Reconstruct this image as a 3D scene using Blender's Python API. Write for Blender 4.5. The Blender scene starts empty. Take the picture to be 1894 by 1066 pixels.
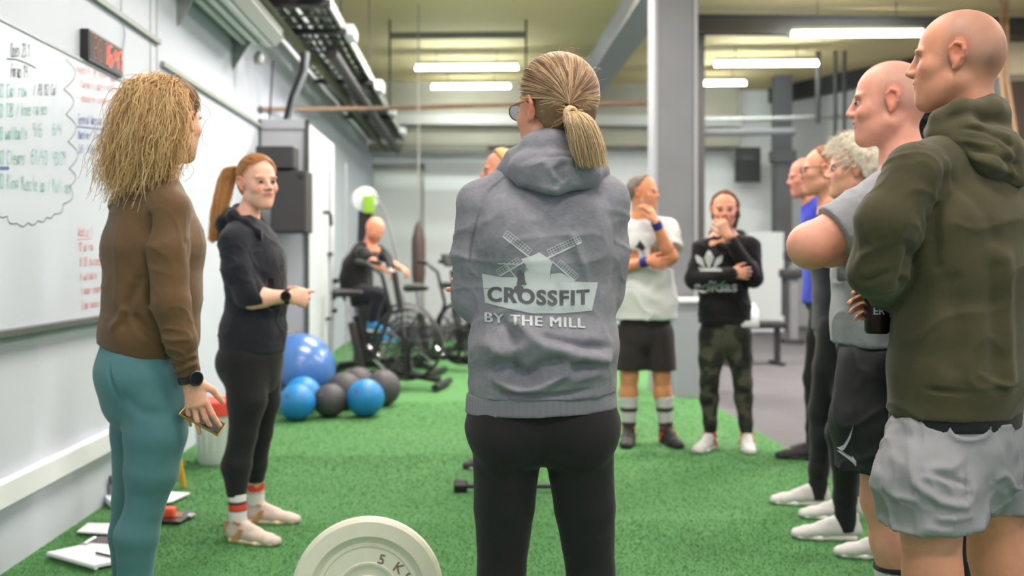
import bpy, bmesh, math, random
import numpy as np
import openvdb
from mathutils import Vector, Matrix
from mathutils.bvhtree import BVHTree
random.seed(7); RNG = np.random.default_rng(7)
SC = bpy.context.scene; COL = SC.collection
# ------------------------------------------------------------------ camera, light, exposure
FPX = 1841.0; HOR = 480.0; CAMZ = 1.22; YAW = math.radians(2.39)
FW = np.array([math.sin(YAW), math.cos(YAW), 0.0]); RT = np.array([math.cos(YAW), -math.sin(YAW), 0.0]); UP = np.array([0, 0, 1.0])
def P(px, py, d):
    "point of the place measured from the photograph: pixel position and distance"
    return FW*d + RT*((px-947)/FPX*d) + UP*(CAMZ-(py-HOR)/FPX*d)
def DIR(a, up=0.0):
    "direction with angle a (deg): 0 away from the viewer, 90 right, 180 towards"
    a = math.radians(a); v = RT*math.sin(a)+FW*math.cos(a)+UP*up
    return v/np.linalg.norm(v)
cam = bpy.data.cameras.new('camera'); camo = bpy.data.objects.new('camera', cam); COL.objects.link(camo)
cam.sensor_width = 36; cam.lens = FPX/1894*36; cam.shift_y = -53/1894
camo.location = (0, 0, CAMZ); camo.rotation_euler = (math.pi/2, 0, -YAW)
cam.clip_start = 0.05; cam.clip_end = 80
cam.dof.use_dof = True; cam.dof.focus_distance = 2.45; cam.dof.aperture_fstop = 2.4
SC.camera = camo
w = bpy.data.worlds.new('world'); SC.world = w; w.use_nodes = True
w.node_tree.nodes['Background'].inputs[0].default_value = (0.80, 0.90, 1.0, 1); w.node_tree.nodes['Background'].inputs[1].default_value = 0.42
SC.view_settings.view_transform = 'Standard'; SC.view_settings.look = 'None'; SC.view_settings.gamma = 1; SC.view_settings.use_curve_mapping = False
SC.view_settings.exposure = 0.0
SC.cycles.use_denoising = True
SC.cycles.max_bounces = 6; SC.cycles.diffuse_bounces = 3; SC.cycles.glossy_bounces = 2; SC.cycles.transmission_bounces = 4
def area(loc, size, power, rot=(0, 0, 0), col=(1.0, 0.955, 0.97)):
    l = bpy.data.lights.new('area_light', 'AREA'); l.shape = 'RECTANGLE'; l.size, l.size_y = size; l.energy = power; l.color = col
    o = bpy.data.objects.new('area_light', l); o.location = loc; o.rotation_euler = rot; COL.objects.link(o); return o
# area lights for unseen fluorescent rows, far ones added to brighten the back, shining down and on to the ceiling
for (x, y, p) in ((0.4, -1.0, 62), (0.4, 1.6, 56), (0.4, 4.4, 66), (0.2, 7.4, 120), (0.2, 10.6, 210), (4.6, 0.5, 62), (4.8, 4.0, 66), (4.8, 7.4, 120), (7.6, 9.0, 190), (7.4, 3.0, 60), (4.2, 10.9, 190)):
    area((x, y, 4.14), (1.6, 0.30), p*1.08); area((x, y, 4.16), (1.6, 0.30), p*.75, (math.pi, 0, 0))
area((2.6, -2.6, 2.4), (3.0, 2.2), 60, (math.radians(80), 0, math.radians(25)), (0.86, 0.93, 1.0))   # added unseen cool fill light from behind the viewer

# ------------------------------------------------------------------ basic helpers
def lin(c):
    return tuple(((v/255)/12.92 if v/255 <= 0.04045 else ((v/255+0.055)/1.055)**2.4) for v in c)
MATS = {}
def mat(name, rgb, rough=0.8, metal=0.0, bump=0.0, bscale=200.0, vary=0.0, vscale=6.0, attr=False, emit=0.0, sheen=0.0, stretch=(1, 1, 1), coat=0.0, spec=0.5, sss=0.0, trans=0.0):
    if name in MATS: return MATS[name]
    m = bpy.data.materials.new(name); m.use_nodes = True; nt = m.node_tree; b = nt.nodes['Principled BSDF']; L = nt.links
    c = lin(rgb)+(1,); b.inputs['Base Color'].default_value = c
    b.inputs['Roughness'].default_value = rough; b.inputs['Metallic'].default_value = metal
    b.inputs['Specular IOR Level'].default_value = spec
    if coat: b.inputs['Coat Weight'].default_value = coat; b.inputs['Coat Roughness'].default_value = 0.15
    if sheen: b.inputs['Sheen Weight'].default_value = sheen; b.inputs['Sheen Roughness'].default_value = 0.5
    if sss: b.inputs['Subsurface Weight'].default_value = sss; b.inputs['Subsurface Radius'].default_value = (0.012, 0.005, 0.003); b.inputs['Subsurface Scale'].default_value = 1.0
    if trans: b.inputs['Transmission Weight'].default_value = trans
    src = None
    if attr:
        a = nt.nodes.new('ShaderNodeAttribute'); a.attribute_name = 'Col'; src = a.outputs['Color']
    tc = nt.nodes.new('ShaderNodeTexCoord'); mp = nt.nodes.new('ShaderNodeMapping'); mp.inputs['Scale'].default_value = stretch
    L.new(tc.outputs['Object'], mp.inputs['Vector'])
    if vary:
        n = nt.nodes.new('ShaderNodeTexNoise'); n.inputs['Scale'].default_value = vscale; n.inputs['Detail'].default_value = 4
        L.new(mp.outputs['Vector'], n.inputs['Vector'])
        r = nt.nodes.new('ShaderNodeMapRange'); r.inputs['From Min'].default_value = 0.3; r.inputs['From Max'].default_value = 0.7
        r.inputs['To Min'].default_value = 1-vary; r.inputs['To Max'].default_value = 1+vary; L.new(n.outputs['Fac'], r.inputs['Value'])
        x = nt.nodes.new('ShaderNodeVectorMath'); x.operation = 'SCALE'; L.new(r.outputs['Result'], x.inputs['Scale'])
        if src is not None: L.new(src, x.inputs[0])
        else: x.inputs[0].default_value = c[:3]
        src = x.outputs['Vector']
    if src is not None: L.new(src, b.inputs['Base Color'])
    if bump:
        n2 = nt.nodes.new('ShaderNodeTexNoise'); n2.inputs['Scale'].default_value = bscale; n2.inputs['Detail'].default_value = 3
        L.new(mp.outputs['Vector'], n2.inputs['Vector'])
        bp = nt.nodes.new('ShaderNodeBump'); bp.inputs['Strength'].default_value = bump; bp.inputs['Distance'].default_value = 0.004
        L.new(n2.outputs['Fac'], bp.inputs['Height']); L.new(bp.outputs['Normal'], b.inputs['Normal'])
    if emit:
        b.inputs['Emission Color'].default_value = c; b.inputs['Emission Strength'].default_value = emit
    MATS[name] = m; return m
def setp(o, label=None, cat=None, group=None, kind=None):
    for k, v in (('label', label), ('category', cat), ('group', group), ('kind', kind)):
        if v: o[k] = v
    return o
def link(o, parent=None):
    COL.objects.link(o)
    if parent is not None: o.parent = parent; o.matrix_parent_inverse = parent_inv(parent)
    return o
def parent_inv(p):
    m = Matrix.Identity(4); q = p; chain = []
    while q is not None: chain.append(q); q = q.parent
    for q in reversed(chain):
        if q.parent is not None: m = m @ q.matrix_parent_inverse
        m = m @ Matrix.LocRotScale(q.location, q.rotation_euler, q.scale)
    return m.inverted()
def empty(name, loc, label=None, cat=None, group=None, kind=None):
    o = bpy.data.objects.new(name, None); o.location = Vector(loc); o.empty_display_size = 0.1; COL.objects.link(o)
    return setp(o, label, cat, group, kind)
def mesh_np(name, v, faces, m, parent=None, smooth=True, cols=None):
    """faces: list of (N,k) int arrays"""
    me = bpy.data.meshes.new(name); v = np.asarray(v, dtype=np.float32)
    me.vertices.add(len(v)); me.vertices.foreach_set('co', v.ravel())
    fl = [f for f in faces if len(f)]
    idx = np.concatenate([f.ravel() for f in fl]).astype(np.int32)
    sizes = np.concatenate([np.full(len(f), f.shape[1]) for f in fl]); st = np.concatenate([[0], np.cumsum(sizes)[:-1]]).astype(np.int32)
    me.loops.add(len(idx)); me.loops.foreach_set('vertex_index', idx)
    me.polygons.add(len(sizes)); me.polygons.foreach_set('loop_start', st)
    me.update(calc_edges=True)
    if smooth: me.polygons.foreach_set('use_smooth', np.ones(len(sizes), dtype=bool))
    if cols is not None:
        a = me.color_attributes.new('Col', 'FLOAT_COLOR', 'POINT'); c = np.ones((len(v), 4), dtype=np.float32); c[:, :3] = cols
        a.data.foreach_set('color', c.ravel())
    me.materials.append(m)
    return link(bpy.data.objects.new(name, me), parent)
class MB:
    "collects simple shapes in one bmesh"
    def __init__(s): s.bm = bmesh.new()
    def box(s, lo, hi, M=None, bevel=0.0):
        lo = np.array(lo, float); hi = np.array(hi, float); c = (lo+hi)/2; d = hi-lo
        r = bmesh.ops.create_cube(s.bm, size=1.0); vs = r['verts']
        bmesh.ops.scale(s.bm, vec=Vector(d), verts=vs); bmesh.ops.translate(s.bm, vec=Vector(c), verts=vs)
        if bevel:
            es = list({e for v in vs for e in v.link_edges}); rr = bmesh.ops.bevel(s.bm, geom=es, offset=bevel, segments=2, affect='EDGES', profile=0.6)
            vs = list({v for f in rr['faces'] for v in f.verts} | {v for v in vs if v.is_valid})
        if M is not None: bmesh.ops.transform(s.bm, matrix=M, verts=vs)
        return s
    def tube(s, pts, r, n=10, closed=False):
        pts = [Vector(p) for p in pts]; rs = r if hasattr(r, '__len__') else [r]*len(pts); rings = []; prev = None
        for i, p in enumerate(pts):
            if closed: t = (pts[(i+1) % len(pts)]-pts[i-1])
            else: t = (pts[min(i+1, len(pts)-1)]-pts[max(i-1, 0)])
            t.normalize()
            if prev is None: prev = t.orthogonal().normalized()
            a = (prev-t*prev.dot(t)).normalized(); prev = a; b = t.cross(a)
            rings.append([s.bm.verts.new(p+(a*math.cos(2*math.pi*k/n)+b*math.sin(2*math.pi*k/n))*rs[i]) for k in range(n)])
        m = len(rings)
        for i in range(m if closed else m-1):
            A, B = rings[i], rings[(i+1) % m]
            for k in range(n): s.bm.faces.new((A[k], A[(k+1) % n], B[(k+1) % n], B[k]))
        if not closed: s.bm.faces.new(rings[0][::-1]); s.bm.faces.new(rings[-1])
        return s
    def lathe(s, prof, M=None, n=32):
        "prof: (r,z) list about z"
        rings = []; M = M or Matrix.Identity(4)
        for (r, z) in prof:
            if r < 1e-6: rings.append([s.bm.verts.new(M @ Vector((0, 0, z)))])
            else: rings.append([s.bm.verts.new(M @ Vector((r*math.cos(2*math.pi*k/n), r*math.sin(2*math.pi*k/n), z))) for k in range(n)])
        for A, B in zip(rings, rings[1:]):
            for k in range(n):
                q = [A[k % len(A)], A[(k+1) % n % len(A)], B[(k+1) % n % len(B)], B[k % len(B)]]
                u = []; [u.append(x) for x in q if x not in u]
                if len(u) > 2: s.bm.faces.new(u)
        return s
    def poly(s, pts):
        s.bm.faces.new([s.bm.verts.new(Vector(p)) for p in pts]); return s
    def prism(s, pts, ext):
        ext = Vector(ext); a = [s.bm.verts.new(Vector(p)) for p in pts]; b = [s.bm.verts.new(Vector(p)+ext) for p in pts]
        s.bm.faces.new(a[::-1]); s.bm.faces.new(b); n = len(a)
        for k in range(n): s.bm.faces.new((a[k], a[(k+1) % n], b[(k+1) % n], b[k]))
        return s
    def build(s, name, m, parent=None, smooth=False):
        bmesh.ops.recalc_face_normals(s.bm, faces=s.bm.faces)
        me = bpy.data.meshes.new(name); s.bm.to_mesh(me); s.bm.free(); me.materials.append(m)
        o = link(bpy.data.objects.new(name, me), parent)
        if smooth:
            for p in me.polygons: p.use_smooth = True
            try: me.set_sharp_from_angle(angle=math.radians(40))
            except Exception: pass
        return o
def frameM(o, x, y, z):
    M = Matrix.Identity(4)
    for i, c in enumerate((x, y, z)):
        for k in range(3): M[k][i] = c[k]
    for k in range(3): M[k][3] = o[k]
    return M
def nrm(v): v = np.asarray(v, float); return v/(np.linalg.norm(v)+1e-12)

# ------------------------------------------------------------------ noise
_T = RNG.random(65536).astype(np.float32)*2-1
def vnoise(p, seed=0):
    p = np.asarray(p, dtype=np.float32); i = np.floor(p).astype(np.int64); f = p-i; f = f*f*(3-2*f)
    def h(dx, dy, dz):
        return _T[(((i[:, 0]+dx)*73856093) ^ ((i[:, 1]+dy)*19349663) ^ ((i[:, 2]+dz)*83492791) ^ (seed*2654435)) & 65535]
    x, y, z = f[:, 0], f[:, 1], f[:, 2]
    a = h(0,0,0)*(1-x)+h(1,0,0)*x; b = h(0,1,0)*(1-x)+h(1,1,0)*x; c = h(0,0,1)*(1-x)+h(1,0,1)*x; d = h(0,1,1)*(1-x)+h(1,1,1)*x
    return (a*(1-y)+b*y)*(1-z)+(c*(1-y)+d*y)*z
def ridge(n): return 1-2*np.abs(n)

# ------------------------------------------------------------------ signed-distance modelling
class Sdf:
    def __init__(s, lo, hi, h):
        s.lo = np.array(lo, float); s.h = h; s.n = np.ceil((np.array(hi)-s.lo)/h).astype(int)+1
        s.a = np.full(tuple(s.n), 1.0, dtype=np.float32)
    def sub(s, lo, hi):
        i0 = np.maximum(np.floor((np.array(lo)-s.lo)/s.h).astype(int), 0); i1 = np.minimum(np.ceil((np.array(hi)-s.lo)/s.h).astype(int)+1, s.n)
        if (i1 <= i0).any(): return None
        ax = [(s.lo[k]+s.h*np.arange(i0[k], i1[k])).astype(np.float32) for k in range(3)]
        return tuple(slice(a, b) for a, b in zip(i0, i1)), ax[0][:, None, None], ax[1][None, :, None], ax[2][None, None, :]
    def mix(s, sl, d, k, mode='u'):
        a = s.a[sl]
        if mode == 'u': r = np.minimum(a, d); sg = -1
        else: d = -d; r = np.maximum(a, d); sg = 1
        if k > 0:
            hh = np.maximum(k-np.abs(a-d), 0)/k; r = r+sg*hh*hh*k*0.25
        s.a[sl] = r
    def cone(s, a, b, ra, rb, k=0.01, w=None, qa=1.0, qb=None, mode='u'):
        a = np.asarray(a, float); b = np.asarray(b, float); qb = qa if qb is None else qb
        m = max(ra*max(qa, 1), rb*max(qb, 1))+k+3*s.h
        g = s.sub(np.minimum(a, b)-m, np.maximum(a, b)+m)
        if g is None: return s
        sl, X, Y, Z = g; d = b-a; L = float(d@d)+1e-12
        t = np.clip(((X-a[0])*d[0]+(Y-a[1])*d[1]+(Z-a[2])*d[2])/L, 0, 1)
        vx, vy, vz = X-a[0]-t*d[0], Y-a[1]-t*d[1], Z-a[2]-t*d[2]; r = ra+(rb-ra)*t; q2 = vx*vx+vy*vy+vz*vz
        if w is not None:
            w = nrm(w); vw = vx*w[0]+vy*w[1]+vz*w[2]; q = qa+(qb-qa)*t; q2 = q2-vw*vw+(vw/q)**2
        s.mix(sl, np.sqrt(np.maximum(q2, 0))-r, k, mode); return s
    def chain(s, pts, rs, k=0.01, w=None, qs=None):
        for i in range(len(pts)-1):
            s.cone(pts[i], pts[i+1], rs[i], rs[i+1], k, w, 1.0 if qs is None else qs[i], 1.0 if qs is None else qs[i+1])
        return s
    def ell(s, c, rad, axes=None, k=0.01, mode='u'):
        c = np.asarray(c, float); rad = np.asarray(rad, float); m = rad.max()+k+3*s.h; g = s.sub(c-m, c+m)
        if g is None: return s
        sl, X, Y, Z = g; A = np.eye(3) if axes is None else np.array(axes)
        x, y, z = X-c[0], Y-c[1], Z-c[2]; q = [(x*A[i][0]+y*A[i][1]+z*A[i][2])/rad[i] for i in range(3)]
        k0 = np.sqrt(q[0]**2+q[1]**2+q[2]**2)+1e-9; k1 = np.sqrt((q[0]/rad[0])**2+(q[1]/rad[1])**2+(q[2]/rad[2])**2)+1e-9
        s.mix(sl, k0*(k0-1)/k1, k, mode); return s
    def cut(s, p, n, k=0.0, rad=None):
        "removes the side n points to (only near p when rad is given)"
        n = nrm(n); p = np.asarray(p, float); g = s.sub(s.lo, s.lo+s.n*s.h) if rad is None else s.sub(p-rad, p+rad)
        if g is None: return s; 
        sl, X, Y, Z = g
        s.mix(sl, -((X-p[0])*n[0]+(Y-p[1])*n[1]+(Z-p[2])*n[2]), k, 'i'); return s
    def out(s):
        s.a[0] = s.a[-1] = 1; s.a[:, 0] = s.a[:, -1] = 1; s.a[:, :, 0] = s.a[:, :, -1] = 1
        g = openvdb.FloatGrid(1.0); g.copyFromArray(s.a); p, t, q = g.convertToPolygons(0.0, 0.0)
        return p*s.h+s.lo, q
def vnormals(v, q):
    n = np.cross(v[q[:, 2]]-v[q[:, 0]], v[q[:, 3]]-v[q[:, 1]]); N = np.zeros_like(v)
    for k in range(4): np.add.at(N, q[:, k], n)
    return N/(np.linalg.norm(N, axis=1, keepdims=True)+1e-12)
def orient(v, q):
    "make the faces point outwards"
    vol = np.einsum('ij,ij->', v[q[:, 0]], np.cross(v[q[:, 1]], v[q[:, 2]])) + np.einsum('ij,ij->', v[q[:, 0]], np.cross(v[q[:, 2]], v[q[:, 3]]))
    return q if vol > 0 else q[:, ::-1].copy()
def bounds(pts, m): pts = np.array(pts); return pts.min(0)-m, pts.max(0)+m
# ------------------------------------------------------------------ people
SKIN = mat('skin', (225, 170, 145), 0.55, attr=True, vary=0.05, vscale=40, bump=0.06, bscale=500, sss=0.0)
def head_axes(yaw, pitch=0.0, tilt=0.0):
    f = DIR(yaw); r = DIR(yaw+90); p = math.radians(pitch); u = UP*math.cos(p)-f*math.sin(p)*1.0; f2 = f*math.cos(p)+UP*math.sin(p)
    t = math.radians(tilt); r2 = r*math.cos(t)+u*math.sin(t); u2 = u*math.cos(t)-r*math.sin(t)
    return np.array([r2, f2, u2])
def add_head(S, c, A, s=1.0, male=True, smile=False):
    "skull, face and ears. A rows: right, forward, up"
    c = np.asarray(c, float)
    def T(x, y, z): return c+s*(x*A[0]+y*A[1]+z*A[2])
    def E(x, y, z, rx, ry, rz, k=0.012, mode='u'): S.ell(T(x, y, z), (rx*s, ry*s, rz*s), A, k*s, mode)
    E(0, -.012, .030, .0765, .097, .088); E(0, -.045, -.005, .062, .058, .062, .03)
    E(0, .028, -.030, .060, .060, .075, .03)
    jw = .052 if male else .047
    for sd in (-1, 1):
        S.cone(T(sd*jw, -.002, -.062), T(sd*.014, .066, -.104), .018*s, .014*s, .03*s)
        E(sd*.040, .055, -.022, .022, .022, .020, .02)
        E(sd*.030, .080, .020, .024, .010, .008, .012)
    E(0, .070, -.100, .020, .018, .015, .02)
    E(0, .050, -.06, .040, .040, .045, .03)
    for sd in (-1, 1): E(sd*.031, .096, -.001, .018, .014, .011, .010, 's')
    S.cone(T(0, .086, .010), T(0, .1055, -.025), .0075*s, .0100*s, .010*s)
    for sd in (-1, 1): E(sd*.012, .098, -.030, .009, .010, .008, .007)
    mw = .027 if smile else .022
    E(0, .0865, -.052, mw, .011, .0045, .005); E(0, .085, -.0635, mw*.85, .011, .0055, .005)
    E(0, .099, -.0575, mw, .008, .0016, .003, 's')
    if smile:
        for sd in (-1, 1): E(sd*.040, .066, -.032, .020, .018, .016, .012)
    for sd in (-1, 1):
        E(sd*.078, -.008, -.006, .0075, .017, .030, .008)
        rim = [T(sd*x, y, z) for x, y, z in ((.078, .008, -.002), (.082, .006, .014), (.086, -.006, .024), (.089, -.019, .020), (.089, -.024, .006), (.086, -.020, -.010), (.081, -.010, -.024), (.078, -.002, -.034))]
        S.chain(rim, [.0035*s, .0042*s, .0048*s, .005*s, .005*s, .0048*s, .005*s, .0062*s], .004*s)
        E(sd*.088, -.006, -.002, .006, .0085, .013, .004, 's')
def skin_cols(v, spec):
    col = np.tile(np.array(lin(spec.get('tone', (222, 165, 138)))), (len(v), 1)); c = np.array(spec['hc']); A = spec['A']; s = spec.get('hs', 1.0)
    q = (v-c)@A.T/s; x, y, z = q[:, 0], q[:, 1], q[:, 2]; ax = np.abs(x)
    near = (np.linalg.norm(q, axis=1) < .16)
    def blend(w, rgb, amt): nonlocal col; w = (np.clip(w, 0, 1)*amt*near)[:, None]; col = col*(1-w)+np.array(lin(rgb))*w
    blend(np.exp(-((ax-.042)**2+(z+.028)**2)/.018**2)*(y > .03), (225, 120, 105), spec.get('blush', .35))
    blend(np.exp(-((z+.03)**2+x*x)/.012**2)*(y > .09), (225, 120, 105), .4)
    blend(np.exp(-(ax/.024)**4-((z+.058)/.0095)**4)*(y > .07), (196, 95, 92), .8)
    blend(((ax > .074) & (z < .05) & (z > -.05) & (np.abs(y) < .04)).astype(float), (215, 105, 80), .35)
    if spec.get('brow'): blend(np.exp(-((ax-.032)/.020)**4-((z-.018-.25*(.03-np.abs(ax-.03)))/.005)**4)*(y > .05), spec['brow'], .8)
    blend(np.exp(-((ax-.031)/.015)**4-((z+.001)/.006)**4)*(y > .06), (70, 45, 40), spec.get('eyedark', .6))
    if spec.get('stubble'):
        rgb, amt = spec['stubble']; n = vnoise(q*18, 3)*.35
        m = np.clip((-(y)+.035+n*.03)/.03, 0, 1)*np.clip((z+.045)/.03, 0, 1)*(1-np.clip((z-.10)/.03, 0, 1)*.3); blend(m*(1-((ax > .076) & (np.abs(y) < .03) & (z < .04))), rgb, amt)
    if spec.get('patch'):
        (px_, py_, pz_, rr, rgb, amt) = spec['patch']; blend(np.exp(-((x-px_)**2+(y-py_)**2+(z-pz_)**2)/rr**2), rgb, amt)
    if spec.get('beard'):
        rgb, amt = spec['beard']; blend(np.clip((-z-.035)/.02, 0, 1)*(y > -.01)*np.clip((z+.135)/.02, 0, 1), rgb, amt)
    return col
def add_hand(S, w, d, n, side=1, curl=(.25, .3, .35, .4), thumb=.5, s=1.0, spread=.05, tl=1.0):
    """w wrist, d direction to the knuckles, n back-of-hand normal, thumb side = cross(d,n)*side"""
    d = nrm(d); n = nrm(np.asarray(n)-d*np.dot(n, d)); l = np.cross(d, n)*side; w = np.asarray(w, float)
    S.cone(w-d*.01*s, w+d*.030*s, .019*s, .0155*s, .01, l, 1.35, 1.9); S.cone(w+d*.030*s, w+d*.082*s, .0155*s, .0125*s, .008, l, 1.9, 3.0)
    segs = ((.042, .026, .020), (.046, .030, .021), (.043, .028, .020), (.034, .021, .018))
    for i in range(4):
        o = .031-.0205*i; b = w+d*(.084-abs(i-1)*.004)*s+l*o*s; a = -(i-1.2)*spread; dd = d*math.cos(a)+l*math.sin(a); nn = n.copy(); r = .0088 if i < 3 else .0075
        c = curl[i]
        for j, sl in enumerate(segs[i]):
            t = c*(1.0 if j == 0 else 1.15 if j == 1 else .8); nd = dd*math.cos(t)-nn*math.sin(t); nn = nn*math.cos(t)+dd*math.sin(t); dd = nrm(nd); e = b+dd*sl*s
            S.cone(b, e, r*s, (r-.0006)*s, .003); b = e; r -= .0006
    b = w+d*.022*s+l*.024*s-n*.004*s; t = nrm(d*.72+l*.62*tl-n*thumb*.5); e = b+t*.040*s; S.cone(b, e, .0135*s, .0105*s, .010)
    t2 = nrm(t*.8+d*.5-n*thumb*.35-l*thumb*.25); f = e+t2*.030*s; S.cone(e, f, .0105*s, .009*s, .003); t3 = nrm(t2+d*.2-n*thumb*.3); S.cone(f, f+t3*.024*s, .0092*s, .0075*s, .003)
def person(name, label, base, **kw):
    root = empty(name, (base[0], base[1], 0), label, 'person'); spec = dict(kw); spec['root'] = root; return spec
def limb(S, pts, rs, k=.02, mid=None):
    S.chain(pts, rs, k)
def build_body(sp, hh=.005, hb=.011, hhand=.0045, hlimb=.009):
    """sp: hc, A, neck, sh(2), el(2), wr(2), hands(2 dict or None), hip(2), kn(2), an(2), toe(2), torso nodes [(pt, hw, dr)], W width axis"""
    s = sp.get('hs', 1.0); A = sp['A']; hc = np.array(sp['hc']); male = sp.get('male', True); nk = np.array(sp['neck']); W = sp['W']
    def prims(S, head=True, body=True, hands=True, arms=True):
        nr = (.058 if male else .047)*s
        S.cone(hc-A[2]*.055*s-A[1]*.018*s, nk, nr*.95, nr*1.05, .02)
        if body:
            S.cone(nk-UP*.01, nk-UP*.06, nr*1.1, nr*1.3, .03, W, 1.2, 1.6)
            T = sp['torso']
            S.chain([t[0] for t in T], [t[2]-.02 for t in T], .02, W, [(t[1]-.022)/(t[2]-.02) for t in T])
            for i in (0, 1):
                S.cone(nk-UP*.05, sp['sh'][i], .05, .05, .04)
                if sp['hip'][i] is not None:
                    tr, kr, cr, ar = sp.get('legr', (.078, .052, .052, .036)); h, k_, a_ = sp['hip'][i], sp['kn'][i], sp['an'][i]
                    S.cone(h, k_, tr, kr, .03); cm = k_*.70+a_*.30+nrm(np.cross(W, UP))*0-sp['fwd']*.012; S.cone(k_, cm, kr, cr, .03); S.cone(cm, a_, cr, ar, .03)
                    fd = nrm(np.array(sp['toe'][i])-a_*[1, 1, 0]*1.0-UP*sp['toe'][i][2]); fl = np.array([a_[0], a_[1], a_[2]-.055]); S.cone(a_, fl+UP*.02, ar*.75, .015, .01)
        for i in (0, 1):
            if (arms is True or arms == ('L', 'R')[i]) and sp['sh'][i] is not None:
                ur, er, fr, wr_ = sp.get('armr', (.048, .040, .040, .027)); a, e, w_ = sp['sh'][i], sp['el'][i], sp['wr'][i]
                S.cone(a, e, ur, er, .03); m = e*.7+w_*.3; S.cone(e, m, er, fr, .03); S.cone(m, w_, fr, wr_, .02)
            if (hands is True or hands == ('L', 'R')[i]) and sp['hand'][i]: add_hand(S, sp['wr'][i], **sp['hand'][i])
        if head: add_head(S, hc, A, s, male, sp.get('smile', False))
    parts = []
    # head and neck, fine
    S = Sdf(hc-.165*s, hc+.165*s, hh) if np.linalg.norm(nk-hc) < .165 else Sdf(np.minimum(hc-.15*s, nk-.09), np.maximum(hc+.15*s, nk+.09), hh)
    prims(S, hands=False, body=True, arms=False); S.cut(nk-UP*.045, -UP); parts.append(S.out())
    # trunk and limbs
    pts = [nk]+[x for k_ in ('sh', 'el', 'wr', 'hip', 'kn', 'an', 'toe') for x in sp[k_] if x is not None]
    lo, hi = bounds(pts, .13); S = Sdf(lo, hi, hlimb); prims(S, head=False, hands=False); S.cut(nk-UP*.03, UP)
    parts.append(S.out())
    for i in (0, 1):
        if sp['hand'][i]:
            w_ = np.array(sp['wr'][i]); S = Sdf(w_-.20, w_+.20, hhand); prims(S, head=False, body=False, hands='LR'[i], arms='LR'[i])
            dd = nrm(sp['el'][i]-w_); S.cut(w_+dd*.02, dd)
            parts.append(S.out())
    vs, qs, o = [], [], 0
    for v, q in parts:
        if len(v) == 0: continue
        q = orient(v, q); vs.append(v); qs.append(q+o); o += len(v)
    v = np.concatenate(vs); q = np.concatenate(qs)
    sp['body'] = mesh_np('body', v, [q], SKIN, sp['root'], cols=skin_cols(v, sp))
    # eyes
    if sp.get('eyes', True):
        T = lambda x, y, z: hc+s*(x*A[0]+y*A[1]+z*A[2])
        for sd in (-1, 1):
            ey = MB().lathe([(0, -.0115), (.008, -.008), (.0115, 0), (.008, .008), (0, .0115)], frameM(T(sd*.031, .0765, -.0015), A[0], A[2], A[1]), 14).build('eyeball', EYE, sp['root'], True)
            MB().lathe([(0, .0122), (.0052, .0112), (.0056, .008)], frameM(T(sd*.031, .0765, -.0015), A[0], A[2], A[1]), 12).build('iris', IRIS, ey, True)
            MB().tube([T(sd*.019, .0865, -.003), T(sd*.025, .0895, .0035), T(sd*.033, .0895, .0048), T(sd*.041, .0855, .0005)], .0022*s, 6).build('eyelash', IRIS, ey, True)
EYE = mat('eye white', (196, 178, 170), 0.35); IRIS = mat('iris', (60, 55, 50), 0.2)
def wrinkle(v, n, segs, seed=0):
    "sleeve and leg creases: rings of uneven folds round a limb. segs: (a, b, amp, freq, reach)"
    d = np.zeros(len(v))
    for (a, b, amp, freq, reach) in segs:
        a = np.array(a, float); b = np.array(b, float); ax = b-a; L = np.linalg.norm(ax); ax /= L
        t = (v-a)@ax; r = v-a-np.outer(t, ax); rd = np.linalg.norm(r, axis=1); o = nrm(np.cross(ax, [.3, .2, .9])); o2 = np.cross(ax, o)
        ang = np.arctan2(r@o2, r@o); w = np.clip(1-np.abs(t/L-.5)*2*.9, 0, 1)**.7*np.clip((reach-rd)/.02, 0, 1)
        c = np.stack([t*freq+np.sin(ang)*.8, np.cos(ang)*1.1, np.sin(ang)*1.1], 1); f = ridge(vnoise(c, seed)); f = np.clip(f, 0, 1)**2
        d += amp*w*(f-.3)
    return d
def fold(v, pts, amp, width, axes=None):
    "one drawn crease along a 3-D polyline"
    best = np.full(len(v), 9.0)
    for a, b in zip(pts, pts[1:]):
        a = np.array(a); b = np.array(b); ab = b-a; t = np.clip(((v-a)@ab)/(ab@ab), 0, 1); q = v-a-np.outer(t, ab)
        if axes is not None: q = q-np.outer(q@axes, axes)*.6
        best = np.minimum(best, np.linalg.norm(q, axis=1))
    return amp*np.exp(-(best/width)**2)
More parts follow.
